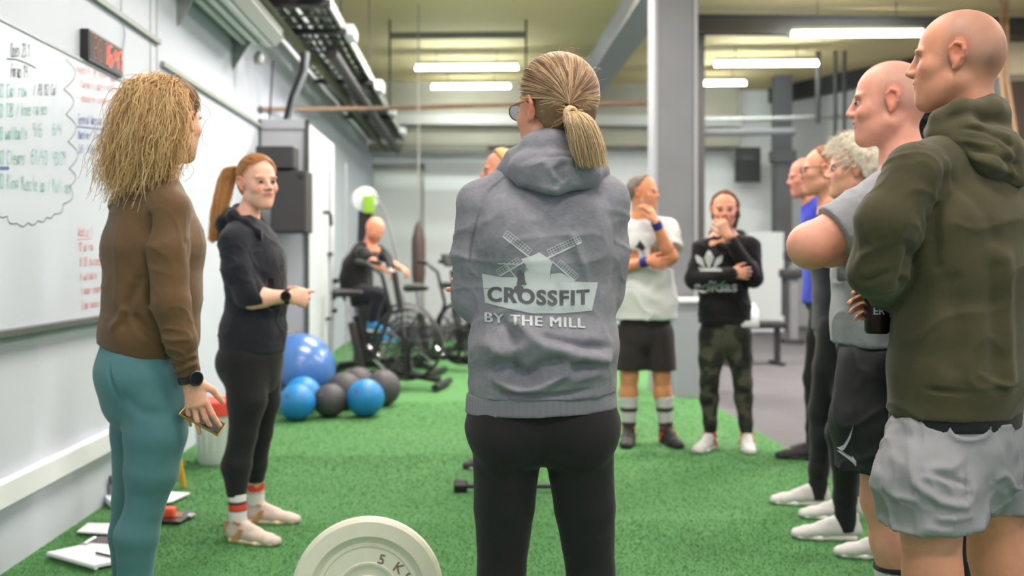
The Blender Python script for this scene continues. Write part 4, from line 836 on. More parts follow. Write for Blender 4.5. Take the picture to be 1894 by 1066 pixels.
# ------------------------------------------------------------------ the people
def joints(d0, c, yaw, H, arms='crossed', male=True, **ov):
    "standing pose; c = pixel column of the body axis at distance d0; overrides give measured joints"
    k = H/1.75; f = DIR(yaw); r = DIR(yaw+90); B = P(c, 480, d0)*[1, 1, 0]; L = lambda x, y, z: B+r*x*k+f*y*k+UP*z*k
    sw, hw = (.195, .095) if male else (.165, .09); j = dict(W=r, fwd=f, male=male)
    j['neck'] = L(0, -.02, 1.485); j['sh'] = [L(-sw, 0, 1.415), L(sw, 0, 1.415)]
    if arms == 'back':
        j['el'] = [L(-.25, -.10, 1.14), L(.25, -.10, 1.14)]; j['wr'] = [L(-.12, -.22, .97), L(.12, -.22, .97)]
        j['hand'] = [dict(d=r*.8-UP*.5, n=-f, side=-1), dict(d=-r*.8-UP*.5, n=-f, side=1)]
    elif arms == 'crossed':
        j['el'] = [L(-.22, .07, 1.14), L(.22, .07, 1.14)]; j['wr'] = [L(.04, .25, 1.17), L(-.04, .22, 1.13)]
        j['hand'] = [dict(d=r*.9-f*.3+UP*.1, n=f+UP*.2, side=1), dict(d=-r*.9-f*.3, n=f, side=-1)]
    else:
        j['el'] = [L(-.24, -.02, 1.13), L(.24, -.02, 1.13)]; j['wr'] = [L(-.24, .06, .89), L(.24, .06, .89)]
        j['hand'] = [dict(d=-UP+f*.1, n=-r, side=1), dict(d=-UP+f*.1, n=r, side=-1)]
    j['hip'] = [L(-hw, 0, .90), L(hw, 0, .90)]; j['kn'] = [L(-.11, .02, .49), L(.11, .02, .49)]; j['an'] = [L(-.12, -.02, .09), L(.12, -.02, .09)]
    j['toe'] = [L(-.14, .16, .03), L(.14, .16, .03)]
    tw, td = (1, 1) if male else (.9, .92)
    j['torso'] = [(L(0, -.01, .90), .17*k, .115*k*td), (L(0, 0, 1.03), .15*tw*k, .10*k*td), (L(0, .01, 1.20), .155*tw*k, .105*k*td), (L(0, .005, 1.33), .165*tw*k, .105*k*td), (L(0, -.01, 1.40), .13*tw*k, .075*k*td)]
    j['A'] = head_axes(ov.pop('hyaw', yaw), ov.pop('pitch', 0), ov.pop('tilt', 0)); j['hc'] = L(0, .03, 1.75-.118); j.update(ov); return j
def grow(T, g, gz=0): return [(t[0], t[1]+g, t[2]+g) for t in T]
def legs_of(j, rs, g=.004, lo=0.0):
    tr, kr, cr, ar = rs; out = []
    for i in (0, 1):
        h, k_, a_ = j['hip'][i], j['kn'][i], j['an'][i]; cm = k_*.70+a_*.30-j['fwd']*.014
        out.append(([h, h*.5+k_*.5, k_, cm, a_*.75+k_*.25, a_+UP*lo], [tr+g, (tr*.55+kr*.45)+g, kr+g, cr+g, (ar*.8+cr*.2)+g, ar+g], .025))
    return out
def butt(S, j, z, r, out=.045, sp=.07):
    for i in (0, 1):
        c = j['hip'][i]*[1, 1, 0]+UP*z-j['fwd']*out; S.ell(c, (r, r*.95, r*1.1), None, .04)
def melange(base, amt=.16, sc=130, edges=()):
    b = np.array(lin(base))
    def fn(v, n):
        f = 1+amt*vnoise(v*np.array([sc, sc, sc*2.2]), 21)+amt*.6*vnoise(v*sc*.45, 22); c = b[None]*f[:, None]
        for pts, wd, rgb in edges:
            best = np.full(len(v), 9.)
            for a, bb in zip(pts, pts[1:]):
                a = np.array(a); bb = np.array(bb); ab = bb-a; t = np.clip(((v-a)@ab)/(ab@ab), 0, 1); q = v-a-np.outer(t, ab); q = q-np.outer(q@FW, FW)*.8; best = np.minimum(best, np.linalg.norm(q, axis=1))
            w_ = np.exp(-(best/wd)**4)[:, None]*.75; c = c*(1-w_)+np.array(lin(rgb))*w_
        return np.clip(c, 0, 1)
    return fn
FAB = lambda name, rgb=(128, 128, 128), **k: mat(name, rgb, .92, attr=True, bump=.25, bscale=900, sheen=.15, spec=.2, **k)
CLOTH = FAB('knit cloth'); SMOOTHCL = mat('stretch cloth', (60, 60, 60), .75, attr=True, bump=.1, bscale=1200, spec=.3, sheen=.1)
NYLON = mat('woven nylon', (150, 150, 150), .6, attr=True, bump=.08, bscale=1500, spec=.35)
WHITE_SH = mat('white shoe', (204, 202, 202), .6, bump=.15, bscale=500); WHITE_SO = mat('white sole', (235, 233, 228), .6); DARK_SH = mat('dark shoe', (40, 38, 42), .7); BEIGE_SH = mat('beige shoe', (205, 186, 178), .65, bump=.25, bscale=600, vary=.08, vscale=40); GUM = mat('cream sole', (222, 208, 170), .6); TAN = mat('tan trim', (196, 138, 92), .6)
ORANGE = mat('orange trim', (226, 88, 48), .6); PRINTW = mat('white print', (188, 194, 196), .6); PRINTG = mat('grey print', (92, 92, 98), .8)
SOCKM = mat('knit sock', (220, 220, 220), .9, attr=True, bump=.3, bscale=500)
LENS = mat('spectacle lens', (150, 160, 165), .05, trans=.9, spec=.5); RIMM = mat('spectacle rim', (40, 36, 34), .35); GOLD = mat('gold rim', (120, 100, 60), .3, .6)
def spectacles(j, m=None):
    A = j['A']; c = j['hc']; s = j.get('hs', 1.0); T = lambda x, y, z: c+s*(x*A[0]+y*A[1]+z*A[2]); M = MB()
    for sd in (-1, 1):
        M.tube([T(sd*.033+.024*math.cos(a), .108-.006*abs(sd*.033+.024*math.cos(a))/.05, .002+.019*math.sin(a)) for a in np.linspace(0, 2*math.pi, 18)[:-1]], .0016, 6, True)
        M.tube([T(sd*.057, .102, .008), T(sd*.080, .06, .010), T(sd*.084, .0, .012), T(sd*.082, -.02, .0)], .0016, 6)
    M.tube([T(-.009, .110, .006), T(0, .113, .009), T(.009, .110, .006)], .0015, 6)
    o = M.build('spectacles', m or RIMM, j['root'], True); M = MB()
    for sd in (-1, 1): M.poly([T(sd*.033+.0235*math.cos(a), .1075-.006*abs(sd*.033+.0235*math.cos(a))/.05, .002+.0185*math.sin(a)) for a in np.linspace(0, 2*math.pi, 18)[:-1]])
    M.build('lens', LENS, o)
def ribcols(rgb, ax, fr=420, amt=.12):
    b = np.array(lin(rgb)); ax = nrm(ax)
    return lambda v, n: b[None]*(1+amt*np.sin(v@ax*fr))[:, None]

# ---- woman in the grey hoodie, seen from behind
def woman_grey():
    d0 = 2.39; K = lambda x, y, d=0: P(x, y, d0+d)
    j = joints(d0, 1005, 0, 1.70, male=False, hyaw=-38, hc=K(1024, 203, .01), neck=K(1014, 300, .0),
        sh=[K(891, 378, 0), K(1116, 372, 0)], el=[K(881, 552, .03), K(1110, 540, .03)], wr=[K(1000, 548, .20), K(948, 545, .20)],
        hip=[K(938, 822), K(1070, 822)], kn=[K(928, 1050, .02), K(1092, 1052, .02)], an=[K(912, 1352), K(1108, 1352)])
    j['toe'] = [P(905, 1400, 2.56), P(1115, 1400, 2.56)]
    j['hand'] = [dict(d=RT+FW*.1-UP*.2, n=FW, side=1), dict(d=-RT*.9-FW*.25+UP*.02, n=FW-RT*.2, side=-1, curl=(.15, .15, .2, .2))]
    j['root'] = empty('person', K(1005, 1418)*[1, 1, 0], 'woman seen from behind in a grey hoodie with windmill print and low blonde ponytail', 'person')
    j['tone'] = (230, 160, 130); j['brow'] = (120, 85, 55); j['legr'] = (.070, .045, .046, .030)
    build_body(j, hh=.0035, hlimb=.012)
    Tn = [(K(1001, 752), .179, .125), (K(1003, 700), .175, .132), (K(1005, 640), .172, .126), (K(1006, 560), .168, .125), (K(1008, 470), .172, .125), (K(1010, 415), .158, .11), (K(1012, 388), .115, .078)]
    sL, eL, wL = j['sh'][0], j['el'][0], j['wr'][0]; sR, eR, wR = j['sh'][1], j['el'][1], j['wr'][1]
    nl, nr_ = K(975, 322, 0), K(1055, 322, 0)
    arms = [([nl, sL], [.042, .054], .05), ([nr_, sR], [.042, .054], .05),
            ([sL, K(879, 470, .0), eL, K(930, 548, .13)], [.060, .052, .055, .045], .022), ([sR, K(1124, 465, .0), eR, K(1060, 545, .13)], [.060, .052, .053, .045], .022)]
    q = -.13
    seamL = [K(940, 322, -.05), K(905, 352, -.05), K(885, 400, -.06), K(872, 450, -.06), K(868, 485, -.05)]
    seamR = [K(1092, 345, -.05), K(1112, 372, -.05), K(1128, 420, -.05), K(1136, 450, -.05)]
    F = lambda pts, amp, wd: ([K(x, y, q) for x, y in pts], amp*(1.9 if abs(amp) > .004 else 1), wd*.92, FW)
    folds = [F([(960, 602), (985, 625), (1010, 642), (1060, 652), (1125, 668)], .013, .016), F([(900, 640), (935, 655), (975, 640)], .008, .018),
             F([(905, 700), (960, 722), (1000, 715), (1040, 690), (1060, 655)], .011, .013), F([(975, 700), (1000, 680), (1035, 668)], -.014, .017), F([(905, 690), (935, 675), (960, 690)], -.011, .022),
             F([(1010, 625), (1070, 640), (1130, 645)], -.011, .011), F([(1060, 700), (1100, 690), (1130, 700)], .008, .018), F([(1060, 672), (1100, 676), (1130, 680)], -.009, .010),
             F([(890, 440), (900, 480), (905, 530)], .006, .010), F([(880, 455), (888, 500)], -.010, .008), F([(1060, 440), (1075, 480), (1090, 520)], .005, .010),
             F([(1130, 470), (1115, 500), (1125, 540)], .008, .009), F([(1140, 455), (1150, 500)], -.008, .008),
             F([(870, 712), (940, 730), (1030, 733), (1140, 716)], -.009, .007),
             F([(1030, 470), (1025, 520), (1035, 560)], -.004, .010), F([(930, 600), (955, 640), (950, 700)], -.006, .012),
             F(list(zip((940, 905, 885, 872, 868), (322, 352, 400, 450, 485))), -.004, .004), F(list(zip((1092, 1112, 1128, 1136), (345, 372, 420, 450))), -.004, .004)]
    cuts = [(K(1000, 728), -UP+RT*.035)]
    creases = [(sL, eL, .006, 24, .09), (eL, K(930, 548, .13), .009, 26, .09), (sR, eR, .006, 24, .09), (eR, K(1060, 545, .13), .009, 26, .09)]
    base = melange((132, 131, 140), .13, 150, [(seamL, .0035, (88, 88, 94)), (seamR, .0035, (88, 88, 94))])
    ho = cloth('hoodie', CLOTH, j, h=.0048, torso=Tn, arms=arms, cuts=cuts, folds=folds, creases=creases, lump=.0035, lumps=11, colfn=base, seed=3, ridges=((.0035, (6, 6, 17)), (.002, (14, 14, 10))),
        extra=lambda S: (S.ell(K(1010, 640, -.02), (.165, .135, .09), None, .04), [S.ell(K(x, 430, -.07), (.07, .055, .09), None, .03) for x in (945, 1075)]))
    cloth('waistband', CLOTH, j, h=.0048, torso=[(K(1001, 790), .187, .128), (K(1001, 700), .176, .126)], cuts=[(K(1000, 758), -UP+RT*.045), (K(1000, 722), UP-RT*.035)], lump=.003, lumps=9,
        colfn=ribcols((126, 125, 133), RT, 900, .07), seed=5)
    # hood lying on the back
    def hoodx(S):
        rim = [(936, 320, .0), (952, 292, -.03), (985, 268, -.055), (1030, 262, -.07), (1072, 268, -.055), (1098, 296, -.03), (1106, 325, .0)]
        S.chain([K(*p) for p in rim], [.020, .022, .022, .022, .022, .022, .02], .012)
        S.chain([K(*p) for p in [(944, 318, -.01), (978, 312, -.075), (1028, 314, -.10), (1078, 316, -.08), (1102, 322, -.01)]], [.028, .036, .040, .038, .028], .02)
        S.chain([K(*p) for p in [(968, 330, -.08), (1028, 342, -.115), (1090, 330, -.08)]], [.014, .022, .018], .02)
        S.cone(K(1020, 320, -.02), K(1020, 290, -.02), .085, .075, .02)
        S.cone(K(1018, 262, .0), K(1018, 300, .0), .060, .06, .01, mode='s')
    Fh = lambda pts, amp, wd: ([K(x, y, -.13) for x, y in pts], amp, wd, FW)
    cloth('hood', CLOTH, j, h=.0045, arms=[([K(944, 318, -.01), K(1100, 322, -.01)], [.02, .02])], extra=hoodx, lump=.004, lumps=16, colfn=melange((134, 133, 142), .13, 150), seed=8,
        folds=[Fh([(960, 300), (1000, 284), (1060, 284), (1085, 300)], -.010, .006), Fh([(955, 292), (1000, 275), (1060, 276)], .006, .006), Fh([(1025, 330), (1018, 312), (1038, 296), (1060, 298)], .010, .007), Fh([(1042, 330), (1035, 315), (1048, 306)], -.010, .006),
               Fh([(940, 325), (985, 345), (1028, 354)], .006, .008), Fh([(985, 305), (1005, 300)], .005, .006)])
    # black leggings
    T2 = [(K(1003, 778), .184, .105), (K(1001, 735), .170, .105)]
    lg = legs_of(j, (.080, .055, .060, .036), .004)
    cloth('leggings', SMOOTHCL, j, h=.006, torso=T2, legs=[(l[0], l[1], .008) for l in lg], cuts=[(K(1003, 735), UP)], lump=.001, lumps=8, col=(26, 25, 27), extra=lambda S: butt(S, j, .80, .085, .035),
        creases=[(j['hip'][0], j['kn'][0], .0012, 20, .12), (j['hip'][1], j['kn'][1], .0012, 20, .12)])
    for i in (0, 1): shoe(j, j['an'][i], (-6, 8)[i], DARK_SH, WHITE_SO)
    spectacles(j, GOLD)
    # hair: shell, combed strands and the ponytail
    A = j['A']; c = j['hc']; hair_cap(j, (120, 90, 62), grow=.007, front=.036, low=-.028, nape=-.082, h=.004, lump=.001, rough=.5, name='hair')
    T0 = K(1052, 208, -.118); N = 5200; rng = np.random.default_rng(3)
    E0 = np.array([.0905, .1095, .1015])
    # roots in head coordinates (right, forward, up)
    th = rng.uniform(0, 2*np.pi, N); ph = rng.uniform(-.55, 1.5, N)
    u = np.stack([np.cos(ph)*np.cos(th), np.cos(ph)*np.sin(th), np.sin(ph)], 1); keep = (u[:, 1]*.82-u[:, 2]*.25 < .30) & ~((u[:, 2] < -.1) & (u[:, 1] > -.25)); u = u[keep]; N = len(u)
    # denser along the front hairline and the nape
    tp = (T0-c)@A.T; tu = tp/E0; tu = tu/np.linalg.norm(tu); t = np.linspace(0, 1, 14)[None, :, None]
    om = np.arccos(np.clip(u@tu, -1, 1))[:, None, None]; sl = (np.sin((1-t)*om)*u[:, None]+np.sin(t*om)*tu)/np.maximum(np.sin(om), 1e-3)
    wob = rng.normal(0, .012, (N, 1, 3))*np.sin(t*np.pi)+rng.normal(0, .05, (N, 1, 3))*(1-t)*0
    rad = 1+.012*np.sin(t*np.pi)+rng.uniform(-.012, .022, (N, 1, 1))
    q_ = (sl+wob); q_ = q_/np.linalg.norm(q_, axis=2, keepdims=True)*E0*rad+np.array([0, -.013, .0315])
    q_[..., :] = q_*(1-t**6*.5)+(tp*(t**6*.5))
    cl = vnoise(u*11, 4)*.7+rng.normal(0, .16, N); mixv = np.clip(.40+1.1*cl+.15*(u[:, 2] < 0), 0, 1)[:, None]
    colz = np.array(lin((104, 74, 54)))*(1-mixv)+np.array(lin((214, 180, 142)))*mixv
    strands('hair_strands', q_@A+c, colz, j['root'], .0008, .0007)
    # hair swept up from the nape, and a few flyaways over the crown
    N = 1500; a0 = rng.uniform(-1, 1, N); up_ = rng.uniform(0, 1, N); r0 = np.stack([a0*.060+.0*up_, -.085+.055*np.abs(a0)**1.6-.006*up_, -.072+.055*up_+.012*np.abs(a0)], 1); t = np.linspace(0, 1, 10)[None, :, None]
    q_ = r0[:, None]*(1-t)+tp*t+np.array([0, -.020, 0])*np.sin(t*np.pi)+rng.normal(0, .003, (N, 1, 3))*np.sin(t*np.pi); mx = np.clip(.25+.8*vnoise(np.stack([a0*7, up_*2, a0*0], 1), 2)+rng.normal(0, .12, N), 0, 1)[:, None]
    strands('nape_hair', q_@A+c, np.array(lin((92, 64, 44)))*(1-mx)+np.array(lin((206, 168, 118)))*mx, j['root'], .0009, .0008)
    N = 90; th = rng.uniform(0, 6.28, N); ph = rng.uniform(.3, 1.5, N); u = np.stack([np.cos(ph)*np.cos(th), np.cos(ph)*np.sin(th), np.sin(ph)], 1)*E0; dv = rng.normal(0, 1, (N, 1, 3))*np.array([1, 1, .3]); t = np.linspace(0, 1, 8)[None, :, None]
    q_ = u[:, None]*(1+.10*np.sin(t*np.pi)*rng.uniform(.2, 1, (N, 1, 1)))+dv*.022*t+np.array([0, -.013, .0315]); strands('flyaway_hair', q_@A+c, np.tile(np.array(lin((196, 160, 116))), (N, 1)), j['root'], .0004, .0003)
    N = 2600; K2 = 16; t = np.linspace(0, 1, K2)[None, :, None]
    G = np.array([K(1050, 206, -.115), K(1068, 212, -.150), K(1080, 238, -.155), K(1088, 268, -.150), K(1094, 302, -.140)]); tt = np.linspace(0, 1, K2)*4; gi = np.minimum(tt.astype(int), 3); fr = (tt-gi)[:, None]
    g = G[gi]*(1-fr)+G[gi+1]*fr; g = (g+np.roll(g, 1, 0)+np.roll(g, -1, 0))/3; g[0] = G[0]; g[-1] = G[-1]
    a = rng.uniform(0, 2*np.pi, N); rr = np.sqrt(rng.uniform(0, 1, N)); prof = np.interp(np.linspace(0, 1, K2), [0, .12, .4, .75, 1], [.009, .013, .028, .032, .030])
    off = (np.cos(a)*rr)[:, None, None]*RT*prof[None, :, None]*1.1+(np.sin(a)*rr)[:, None, None]*(FW*.7+UP*.2)*prof[None, :, None]
    ln = rng.uniform(.72, 1.06, N)[:, None, None]; s0 = g[0][None, None]
    pth = s0+(g[None]-s0)*ln+off+np.cumsum(rng.normal(0, .0007, (N, K2, 3)), 1)
    mixv = np.clip(.72+.5*(vnoise(np.stack([np.cos(a)*rr*4, np.sin(a)*rr*4, a*0], 1), 8))+rng.normal(0, .2, N), 0, 1)[:, None]
    strands('ponytail', pth, np.array(lin((140, 106, 76)))*(1-mixv)+np.array(lin((228, 198, 158)))*mixv, j['root'], .0009, .0004)
    M = MB(); ax = nrm(K(1068, 212, -.15)-T0); M.tube([T0+ax*.012+(np.cross(ax, UP)*math.cos(x)+np.cross(ax, np.cross(ax, UP))*math.sin(x))*.0125 for x in np.linspace(0, 2*math.pi, 17)[:-1]], .0048, 8, True)
    M.tube([T0+ax*.004+(np.cross(ax, UP)*math.cos(x)+np.cross(ax, np.cross(ax, UP))*math.sin(x))*.0135 for x in np.linspace(0, 2*math.pi, 17)[:-1]], .004, 8, True)
    M.build('hair_tie', mat('hair tie', (214, 190, 150), .8), j['root'], True)
    # print on the back
    bv = bvh(ho); O = K(1000, 520, -.14); px = 1/770.
    def at(x, y): return ((x-1000)*px*1.0, (520-y)*px)
    R = lambda pts: [at(*p) for p in pts]
    band = flat([R([(896, 508), (930, 514), (960, 514), (985, 518), (985, 577), (940, 568), (902, 560)]), R([(985, 518), (1030, 522), (1050, 521), (1103, 523), (1091, 573), (1040, 577), (985, 577)])])
    tower = flat([R([(968, 523), (973, 500), (975, 493), (965, 482), (985, 476), (998, 470), (1010, 478), (1022, 487), (1019, 494), (1017, 502), (1016, 523)]), R([(1016, 522), (1060, 523), (1050, 512), (1035, 506), (1018, 508)])])
    sails = []
    def sail(x0, y0, x1, y1, w0, side=1):
        L = math.hypot(x1-x0, y1-y0); ux, uy = (x1-x0)/L, (y1-y0)/L; nx, ny = -uy*side, ux*side
        def sg(a, b, wd): p = at(x0+ux*a[0]+nx*a[1], y0+uy*a[0]+ny*a[1]); q = at(x0+ux*b[0]+nx*b[1], y0+uy*b[0]+ny*b[1]); sails.append((p[0], p[1], q[0], q[1], wd*px))
        sg((0, 0), (L, 0), 3.2)
        for o in (4, 8, w0): sg((10, o), (L, o), .9)
        n = int((L-10)/5)
        for i in range(n+1): sg((10+i*(L-10)/n, 0), (10+i*(L-10)/n, w0), .9)
    sail(985, 482, 934, 442, 13, 1); sail(1008, 482, 1072, 452, 13, -1); sail(975, 484, 928, 512, 12, 1); sail(1020, 486, 1060, 520, 12, -1)
    p, q2 = at(925, 490), at(968, 491); sails.append((p[0], p[1], q2[0], q2[1], 2*px)); p, q2 = at(936, 488), at(958, 516); sails.append((p[0], p[1], q2[0], q2[1], 2*px))
    decal('windmill_print', [band, tower, strokes(sails, px)], O, RT, UP, bv, PRINTW, ho, .0016, .010)
    t1 = text_bm('CROSSFIT', 31*px, bold=.0011, spacing=1.14); xs = [v.co.x for v in t1.verts]; sc = (180*px)/(max(xs)-min(xs)); cx = (max(xs)+min(xs))/2
    def wv(x): return math.sin((x/px)/40.)*2.5*px
    for v in t1.verts: x = (v.co.x-cx)*sc; v.co.x = x-4*px; v.co.y = v.co.y*1.15+(520-561)*px-wv(x)+abs(x)*.03
    kb = flat([R([(962+9*math.cos(a), 535+8*math.sin(a)) for a in np.linspace(0, 6.28, 13)[:-1]])]); kb2 = flat([R([(960, 503), (964, 500), (972, 508), (973, 520), (976, 527), (958, 527), (960, 520)])])
    t1b = t1.copy()
    for v in t1b.verts: v.co.x += .0016
    decal('print_lettering', [t1, t1b, kb, kb2], O, RT, UP, bv, PRINTG, ho, .0030, .008)
    t2 = text_bm('BY THE MILL', 24*px, shear=0, spacing=1.12); xs = [v.co.x for v in t2.verts]; sc = (176*px)/(max(xs)-min(xs)); cx = (max(xs)+min(xs))/2
    for v in t2.verts: x = (v.co.x-cx)*sc; v.co.x = x-10*px; v.co.y = v.co.y+(520-598)*px-x*.05
    t2s = []
    for dx in (-.0013, 0, .0013):
        c2_ = t2.copy()
        for v in c2_.verts: v.co.x += dx; v.co.y += abs(dx)*.4
        t2s.append(c2_)
    decal('print_lettering', t2s, O, RT, UP, bv, PRINTW, ho, .0030, .006)
    # small orange label on the right sleeve
    M = MB(); M.box((-.002, -.004, -.006), (.002, .004, .006), Matrix.Translation(Vector(K(1160, 438, .0)))); M.build('sleeve_label', ORANGE, ho)

# ---- woman in the brown sweatshirt
def woman_brown():
    d0 = 3.07; K = lambda x, y, d=0: P(x, y, d0+d); yaw = 62
    j = joints(d0, 270, yaw, 1.76, male=False, hyaw=20, hc=K(317, 224, -.02), neck=K(292, 322, 0),
        sh=[K(238, 380, .13), K(312, 384, -.13)], el=[K(285, 560, .19), K(316, 560, -.17)], wr=[K(330, 690, .16), K(354, 700, -.14)],
        hip=[K(262, 720, .10), K(284, 722, -.06)], kn=[K(243, 925, .10), K(273, 930, -.07)], an=[K(236, 1232, .13), K(256, 1255, -.06)])
    j['toe'] = [j['an'][0]*[1, 1, 0]+DIR(60)*.2+UP*.03, j['an'][1]*[1, 1, 0]+DIR(62)*.2+UP*.03]
    j['hand'] = [dict(d=-UP+RT*.2, n=DIR(0), side=1), dict(d=-UP+RT*.22, n=DIR(185), side=-1, curl=(.18, .22, .10, .20), thumb=.9, spread=.13, s=.97)]
    j['root'] = empty('person', K(260, 1275)*[1, 1, 0], 'woman in a brown sweatshirt and teal leggings, frizzy blonde ponytail, phone in hand', 'person')
    j['tone'] = (226, 168, 142); j['eyes'] = False; j['legr'] = (.060, .036, .030, .024); j['armr'] = (.045, .038, .036, .026)
    build_body(j, hh=.005, hlimb=.011, hhand=.0035)
    Tn = [(K(270, 655), .15, .135), (K(276, 620), .165, .148), (K(283, 540), .165, .143), (K(285, 455), .170, .150), (K(283, 400), .155, .120), (K(285, 368), .105, .075)]
    sL, eL, wL = j['sh'][0], j['el'][0], j['wr'][0]; sR, eR, wR = j['sh'][1], j['el'][1], j['wr'][1]
    arms = [([K(290, 335, .03), sL], [.042, .055], .05), ([K(292, 338, -.03), sR], [.044, .056], .05),
            ([sL, eL, wL], [.06, .052, .034], .03), ([sR, K(310, 460, -.15), eR, K(334, 630, -.16), K(350, 690, -.14)], [.060, .062, .054, .046, .034], .02)]
    q = -.17; F = lambda pts, amp, wd: ([K(x, y, q) for x, y in pts], amp*1.5, wd, FW)
    folds = [F([(278, 400), (272, 470), (276, 560)], -.014, .010), F([(208, 420), (210, 500), (207, 570)], .004, .012), F([(255, 520), (235, 560), (225, 600)], -.008, .015), F([(250, 590), (270, 612), (300, 640)], -.010, .014), F([(225, 575), (215, 595), (200, 606)], .010, .012),
             F([(282, 568), (310, 556), (338, 545)], .012, .007), F([(284, 580), (315, 570), (342, 566)], -.009, .006), F([(300, 590), (330, 588), (345, 580)], .006, .006), F([(300, 612), (330, 606), (348, 602)], .005, .005), F([(305, 630), (335, 626), (352, 622)], .005, .005), F([(312, 650), (340, 644), (356, 640)], .006, .005),
             F([(318, 672), (340, 664), (360, 658)], .006, .005), F([(325, 690), (345, 680), (364, 672)], .006, .005), F([(350, 450), (360, 490), (362, 540)], -.005, .012), F([(357, 400), (352, 380), (345, 360)], .006, .008)]
    cloth('sweatshirt', SMOOTHCL, j, h=.0055, torso=Tn, arms=arms, cuts=[(K(270, 652), -UP*1.0-RT*.22)], folds=folds, creases=[(sR, eR, .004, 16, .09), (eR, wR, .006, 30, .08)], lump=.004, lumps=8, ridges=((.0025, (9, 9, 9)),),
        colfn=melange((98, 74, 48), .05, 60), seed=13)
    T2 = [(K(264, 730), .155, .125), (K(262, 690), .165, .135), (K(268, 640), .150, .125)]
    lg = [([K(262, 700, .10), K(258, 800, .10), j['kn'][0], K(240, 990, .11), K(238, 1080, .12), j['an'][0]], [.095, .085, .056, .062, .048, .036], .018),
          ([K(284, 700, -.07), K(288, 800, -.07), K(280, 872, -.07), K(268, 938, -.07), K(253, 990, -.07), K(250, 1066, -.06), j['an'][1]], [.100, .092, .078, .056, .064, .050, .036], .012)]
    def bt(S):
        S.ell(K(252, 694, -.055), (.105, .105, .115), None, .03); S.ell(K(228, 688, .09), (.085, .09, .105), None, .012)
    cloth('leggings', SMOOTHCL, j, h=.0055, torso=T2, legs=lg, extra=bt, cuts=[(K(268, 628), UP)], lump=.001, lumps=6, col=(78, 122, 128), seed=15,
        folds=[F([(193, 640), (197, 690), (215, 740), (228, 790)], -.010, .006), F([(232, 740), (262, 765), (300, 770)], -.003, .02), F([(235, 925), (262, 930), (300, 925)], -.003, .012)])
    for i in (0, 1): shoe(j, j['an'][i], (64, 60)[i], WHITE_SH, WHITE_SO)
    watch(j, K(351, 700, -.14), nrm(wR-eR), RT*.75-FW*.7, .031)
    # hair
    A = j['A']; c = j['hc']; hair_cap(j, (118, 86, 54), grow=.009, front=.040, low=-.03, nape=-.085, h=.005, lump=.002, rough=.5)
    rng = np.random.default_rng(11); N = 3000; E0 = np.array([.0915, .1105, .1025]); th = rng.uniform(0, 2*np.pi, N); ph = rng.uniform(-.55, 1.5, N)
    u = np.stack([np.cos(ph)*np.cos(th), np.cos(ph)*np.sin(th), np.sin(ph)], 1); keep = (u[:, 1]*.82-u[:, 2]*.25 < .32) & ~((u[:, 2] < -.1) & (u[:, 1] > -.25)); u = u[keep]; N = len(u)
    T0 = K(303, 172, -.04); tp = (T0-c)@A.T; tu = tp/E0; tu /= np.linalg.norm(tu); t = np.linspace(0, 1, 12)[None, :, None]
    om = np.arccos(np.clip(u@tu, -1, 1))[:, None, None]; sl = (np.sin((1-t)*om)*u[:, None]+np.sin(t*om)*tu)/np.maximum(np.sin(om), 1e-3)
    q_ = sl+rng.normal(0, .02, (N, 1, 3))*np.sin(t*np.pi); q_ = q_/np.linalg.norm(q_, axis=2, keepdims=True)*E0*(1+rng.uniform(-.01, .03, (N, 1, 1)))+np.array([0, -.013, .0315])
    mx = np.clip(.35+.3*rng.normal(0, 1, N), 0, 1)[:, None]
    strands('hair_strands', q_@A+c, np.array(lin((96, 68, 42)))*(1-mx)+np.array(lin((168, 126, 78)))*mx, j['root'], .0009, .0008)
    # frizzy ponytail falling to the left over the shoulder
    N = 6500; K2 = 22; tt = np.linspace(0, 1, K2)
    Gs = [[(292, 170), (276, 160), (260, 178), (248, 230), (236, 285), (224, 338)], [(296, 168), (290, 156), (278, 175), (270, 235), (260, 290), (246, 342)], [(300, 170), (305, 160), (299, 185), (292, 240), (283, 290), (272, 328)], [(290, 172), (266, 166), (242, 200), (227, 250), (214, 298), (204, 340)], [(302, 172), (311, 162), (310, 200), (304, 250), (296, 290), (286, 318)]]
    G = np.array([[K(x, y, -.10-.05*math.sin(i*.6)) for i, (x, y) in enumerate(g)] for g in Gs]); xs = tt*5; gi = np.minimum(xs.astype(int), 4); fr = (xs-gi)[None, :, None]; fr = fr*fr*(3-2*fr)
    gg = G[:, gi]*(1-fr)+G[:, gi+1]*fr; which = rng.choice(5, N, p=[.26, .26, .2, .13, .15]); ln = rng.uniform(.55, 1.05, N)[:, None, None]
    base = gg[which]; base = base[:, :1]+(base-base[:, :1])*ln
    prof = np.interp(tt, [0, .15, .5, 1], [.010, .026, .034, .046])[None, :, None]; o = rng.normal(0, .55, (N, 1, 3))*prof*np.array([1, .8, .7])
    fq = rng.uniform(7, 17, (N, 1)); phs = rng.uniform(0, 6.28, (N, 3)); am = rng.uniform(.004, .014, (N, 1))*np.minimum(tt*3, 1)[None]
    wv = np.stack([am*np.sin(fq*tt[None]+phs[:, :1]), am*np.cos(fq*tt[None]*.9+phs[:, 1:2]), am*.6*np.sin(fq*1.1*tt[None]+phs[:, 2:])], 2)
    clump = rng.normal(0, .016, (60, 1, 3)); ci = rng.integers(0, 60, N); pth = base+o+wv+clump[ci]*np.minimum(tt*2, 1)[None, :, None]+np.cumsum(rng.normal(0, .0018, (N, K2, 3)), 1)
    mx = np.clip(.62+.3*rng.normal(0, 1, N)+.4*(rng.random(60)[ci]-.5)*2, 0, 1)[:, None]
    strands('ponytail', pth, np.array(lin((160, 112, 70)))*(1-mx)+np.array(lin((240, 206, 152)))*mx, j['root'], .0010, .0005)
